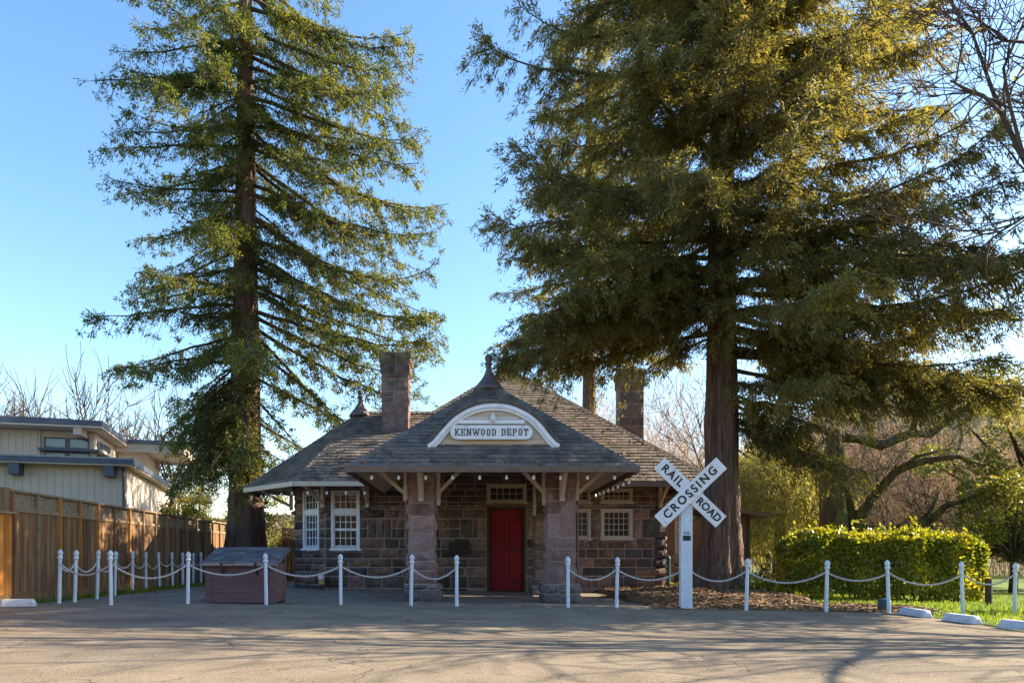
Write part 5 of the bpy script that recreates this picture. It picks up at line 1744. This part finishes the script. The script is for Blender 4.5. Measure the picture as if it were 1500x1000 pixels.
C = np.concatenate([C, (sb[:, None] + sd_[:, None] * (sl_[:, None] * tt)[..., None]).reshape(-1, 3)])
A = np.concatenate([A, r_.normal(0, .6, (ns * 9, 3)) + np.array([[0, 0, .5]])])
Nn = np.concatenate([Nn, np.tile([[0, 0, 1.0]], (ns * 9, 1))])
leaf_mesh('foliage', C, A, r_.uniform(.06, .125, len(C)), r_.uniform(.04, .075, len(C)), 'hedgeleaf', hd, (0, 0, 0), r_, tint=(.6, 1.35), nrm=Nn)
S_ = []
rr = random.Random(2)
for k in range(26):
    x0 = rr.uniform(-HW + .2, HW - .2)
    grow(S_, (x0, rr.uniform(-.4, .4), -.05), (rr.gauss(0, .2), rr.gauss(0, .2), 1), .03, .7, 2, rr, dict(CFG, lev=4))
segs_to('stems', S_, 'limb', hd, (0, 0, 0), 4)

# little shrub at the redwood's foot
e = empty('fern_shrub', (7.35, 17.9, .0), 'small sunlit leafy shoots at the foot of the dense redwood', 'shrub')
r_ = np.random.default_rng(77)
n = 900
C = np.stack([r_.normal(0, .3, n), r_.normal(0, .15, n), np.abs(r_.normal(0, .18, n))], 1)
leaf_mesh('foliage', C, r_.normal(0, .6, (n, 3)) + np.array([[0, 0, .5]]), r_.uniform(.08, .16, n), r_.uniform(.03, .06, n), 'hedgeleaf', e, (0, 0, 0), r_)
S_ = []
rr = random.Random(12)
for k in range(14): S_.append((np.array([0, 0, -.05]), np.array([rr.gauss(0, .25), rr.gauss(0, .12), rr.uniform(.2, .4)]), .01, .005))
segs_to('stems', S_, 'limb', e, (0, 0, 0), 4)

# grass and litter (stuff)
def grass(name, pts, label, hmin, hmax, seed):
    r_ = np.random.default_rng(seed)
    n = len(pts)
    C = np.stack([pts[:, 0], pts[:, 1], gz(pts[:, 0]) - .02], 1)
    A = r_.normal(0, .35, (n, 3)) + np.array([[0, 0, 1.0]])
    o = leaf_mesh(name, C, A, r_.uniform(hmin, hmax, n), r_.uniform(.012, .022, n), 'grass', None, (0, 0, 0), r_, tint=(.6, 1.35))
    tag(o, label, 'grass', kind='stuff')
r_ = np.random.default_rng(88)
p = np.stack([8.3 + 16 * r_.random(70000) ** 1.2, 9.5 + 22 * r_.random(70000) ** 1.1], 1)
p2 = np.stack([7.4 + 2.2 * r_.random(9000), 15.4 + 8 * r_.random(9000)], 1)
p = p[~((p[:, 0] < 9.4 + .25 * np.sin(p[:, 1] * 3)) & (p[:, 1] > 13.2))]
p = p[~((p[:, 0] < 8.35) & (p[:, 1] < 13.6))]
p = np.concatenate([p, p2])
grass('grass', p, 'bright green grass of the lawn beside and behind the hedge', .05, .14, 89)
p = np.stack([-8.45 + .42 * r_.random(5000) ** 1.5 - .03, 13.6 + 10 * r_.random(5000)], 1)
grass('grass', p, 'thin weeds along the foot of the lattice fence', .03, .12, 90)
n = 16000
X = r_.uniform(3.7, 9.3, n); Y = r_.uniform(13.95, 22, n)
kp = ~((X > 7.4) & (Y > 15.4))
X, Y = X[kp], Y[kp]
n = len(X)
C = np.stack([X, Y, mound(X, Y) + .006], 1)
A = r_.normal(0, 1, (n, 3)) * np.array([[1, 1, .18]])
o = leaf_mesh('fallen_needles', C, A, r_.uniform(.05, .14, n), r_.uniform(.015, .04, n), 'litter', None, (0, 0, 0), r_, tint=(.5, 1.5))
tag(o, 'brown fallen redwood needles and twigs strewn over the mulch', 'litter', kind='stuff')
n = 420
X = r_.uniform(-8, 4, n); Y = 13.9 + 6 * r_.random(n) ** 2
C = np.stack([X, Y, gz(X) + .008], 1)
o = leaf_mesh('fallen_leaves', C, r_.normal(0, 1, (n, 3)) * np.array([[1, 1, .1]]), r_.uniform(.03, .08, n), r_.uniform(.012, .03, n), 'litter', None, (0, 0, 0), r_, tint=(.4, 1.3))
tag(o, 'scattered dry needles and leaves on the paving before the porch', 'litter', kind='stuff')

for a_ in LITTER: roof_litter(*a_)

# shed behind the redwood
sx0, sx1 = (1040 - CX) * 24 / F_PX, (1098 - CX) * 24 / F_PX
se = empty('garden_shed', (sx0, 24, -.2), 'small brown shed showing right of the dense redwood trunk', 'shed')
b = MB()
u = 0
while u < sx1 - sx0 - .05:
    b.box(u, min(u + .145, sx1 - sx0), 0, .03, -.1, 2.45, random.uniform(.8, 1.15)); u += .15
b.box(0, sx1 - sx0, .03, 2.2, -.1, 2.45)
b.build('shed_wall', 'shed', se, origin=(0, 0, 0))
b = MB()
b.add([(-.4, -.5, 2.72), (sx1 - sx0 + .5, -.5, 2.42), (sx1 - sx0 + .5, 2.6, 2.42), (-.4, 2.6, 2.72), (-.4, -.5, 2.86), (sx1 - sx0 + .5, -.5, 2.56), (sx1 - sx0 + .5, 2.6, 2.56), (-.4, 2.6, 2.86)],
      [(0, 3, 2, 1), (4, 5, 6, 7), (0, 1, 5, 4), (1, 2, 6, 5), (2, 3, 7, 6), (3, 0, 4, 7)])
b.build('shed_roof', 'shed', se, origin=(0, 0, 0))
b = MB()
b.box(sx1 - sx0 - .09, sx1 - sx0 + .01, -.03, -.0, -.1, 2.44)
b.build('corner_board', 'dark_wood', se, origin=(0, 0, 0))

# wire fence across the lawn
we = empty('wire_fence', (7.2, 22.0, -.2), 'thin wire fence on wooden stakes across the lawn behind the hedge', 'fence')
for k in range(8):
    b = MB(); b.tube([(k * 2.1, 0, -.1), (k * 2.1 + .02, 0, 1.05)], .04, 7); b.build('stake', 'limb', we, origin=(0, 0, 0))
b = MB()
for z in (.35, .65, .95): b.tube([(0, 0, z), (14.7, 0, z)], .006, 4)
b.build('wire', 'metal', we, origin=(0, 0, 0))
st_ = MB(); st_.tube([(0, 0, -.1), (0, 0, .62)], .075, 9)
o = st_.build('wooden_stump_post', 'limb', None, origin=(0, 0, 0)); o.location = ((1448 - CX) * 16.5 / F_PX, 16.5, -.2)
tag(o, 'short brown wooden post in the grass right of the hedge', 'post')
ug = MB(); ug.lathe((0, 0, -.02), [(.12, 0), (.12, .2), (.1, .25), (.03, .27)], 10)
o = ug.build('irrigation_box', 'teal', None, origin=(0, 0, 0)); o.location = ((1300 - CX) * 14.2 / F_PX, 14.3, float(gz(8.2)))
tag(o, 'squat dark teal irrigation cover behind the post before the hedge', 'cover')

# ------------------------------------------------------------------ modern house beyond the fence
ang = R(15)
HO = Vector((-11.3, 24.0, 0))
hs = empty('modern_house', tuple(HO), 'pale modern house with flat slate blue roofs beyond the fence', 'house', None, ang)
def hb_(name, mat, fn, parent=hs, bevel=0):
    b = MB(); fn(b)
    return b.build(name, mat, parent, origin=(0, 0, 0), bevel=bevel)
def siding_front(b, u0, u1, v, z0, z1):
    u = u0
    while u < u1 - .02:
        b.box(u + .006, min(u + .24, u1) - .006, v - .02, v, z0, z1, 1); u += .24
    b.box(u0, u1, v, v + .1, z0, z1, .8)
def low_wall(b):
    siding_front(b, -9, -.35, .6, -.1, 3.97)
    b.box(-.43, -.33, .72, 10.5, -.1, 3.96)
lw = hb_('lower_wall', 'siding', low_wall)
hb_('lower_roof', 'housetrim', lambda b: b.box(-10, 0, 0, 12, 4.0, 4.2), bevel=.01)
hb_('lower_soffit', 'housesoffit', lambda b: (b.box(-9.9, -.03, .03, 11.9, 3.965, 3.997)))
for u in (-3.75, -.95):
    hb_('roof_beam', 'housetrim', lambda b: b.box(u, u + .32, .08, 2.2, 3.6, 3.96))
def up_wall(b):
    siding_front(b, -9, -4.1, 4.6, 4.2, 5.75)
    b.box(-4.1, -2.25, 4.66, 4.76, 4.2, 5.75, .85)
    b.box(-2.33, -2.23, 4.76, 10, 4.2, 5.74)
uw = hb_('upper_wall', 'siding', up_wall)
hb_('upper_roof', 'housetrim', lambda b: b.box(-10, -1.73, 3.62, 11, 5.85, 6.05), bevel=.01)
hb_('upper_soffit', 'housesoffit', lambda b: b.box(-9.9, -1.76, 3.65, 10.9, 5.78, 5.847))
for u in (-6.9, -2.75):
    hb_('roof_beam', 'siding', lambda b: b.box(u, u + .28, 3.7, 4.6, 5.5, 5.777))
def hwin(name, u0, u1, v, z0, z1, side=False):
    b = MB(); g = MB()
    t = .05
    if not side:
        b.box(u0, u1, v - .05, v, z0, z0 + t); b.box(u0, u1, v - .05, v, z1 - t, z1); b.box(u0, u0 + t, v - .05, v, z0 + t, z1 - t); b.box(u1 - t, u1, v - .05, v, z0 + t, z1 - t)
        g.box(u0 + t, u1 - t, v - .03, v - .01, z0 + t, z1 - t)
    else:
        b.box(v, v + .05, u0, u1, z0, z0 + t); b.box(v, v + .05, u0, u1, z1 - t, z1); b.box(v, v + .05, u0, u0 + t, z0 + t, z1 - t); b.box(v, v + .05, u1 - t, u1, z0 + t, z1 - t)
        g.box(v + .01, v + .03, u0 + t, u1 - t, z0 + t, z1 - t)
    w_ = b.build(name, 'housetrim', hs, origin=(0, 0, 0))
    g.build('pane', 'glass_teal', w_, origin=(0, 0, 0))
for (a, c) in ((-3.98, -3.2), (-3.14, -2.42)):
    hwin('window', a, c, 4.655, 5.08, 5.5)
    hwin('window', a, c, 4.655, 4.5, 4.95)
hb_('window_shelf', 'housetrim', lambda b: b.box(-4.1, -2.0, 4.3, 4.65, 4.965, 5.06))
for k in range(3): hwin('window', 5.0 + k * .75, 5.6 + k * .75, -2.226, 5.08, 5.5, True)
for k in range(3): hwin('window', 5.0 + k * .75, 5.6 + k * .75, -2.226, 4.5, 4.95, True)
hb_('window_shelf', 'siding', lambda b: b.box(-2.22, -1.9, 4.4, 8.0, 4.965, 5.06))
hb_('solar_panel', 'solar', lambda b: (b.box(-8, -3.0, 4.6, 7.5, 6.18, 6.24)))
hb_('rear_wall', 'siding', lambda b: b.box(-2.22, -1.0, 8.6, 12, 4.2, 5.7))
hb_('rear_roof', 'housetrim', lambda b: b.box(-2.4, .7, 8.2, 13, 5.93, 6.08))
hb_('rear_soffit', 'housesoffit', lambda b: b.box(-2.38, .6, 8.3, 12.9, 5.55, 5.925))
hb_('porch_wall', 'siding', lambda b: (b.box(-.9, -.1, 11.2, 11.4, 0, 3.9), b.box(-.1, .35, 13.2, 13.4, 0, 3.6)))
hb_('porch_roof', 'housetrim', lambda b: b.box(-1.2, 1.3, 12.2, 14.6, 3.75, 3.92))
hb_('downpipe', 'housetrim', lambda b: b.tube([(-.42, .55, 3.95), (-.42, .55, .1)], .04, 8))
hb_('wall_vent', 'housetrim', lambda b: [b.box(-5.6, -5.2, .55, .578, 2.9 + k * .05, 2.935 + k * .05) for k in range(6)])
hb_('roof_flashing', 'metal', lambda b: b.box(-10.02, .02, -.02, -.004, 4.17, 4.225))
hb_('wall_lamp', 'black', lambda b: b.box(-.98, -.86, .5, .578, 2.35, 2.55), bevel=.01)
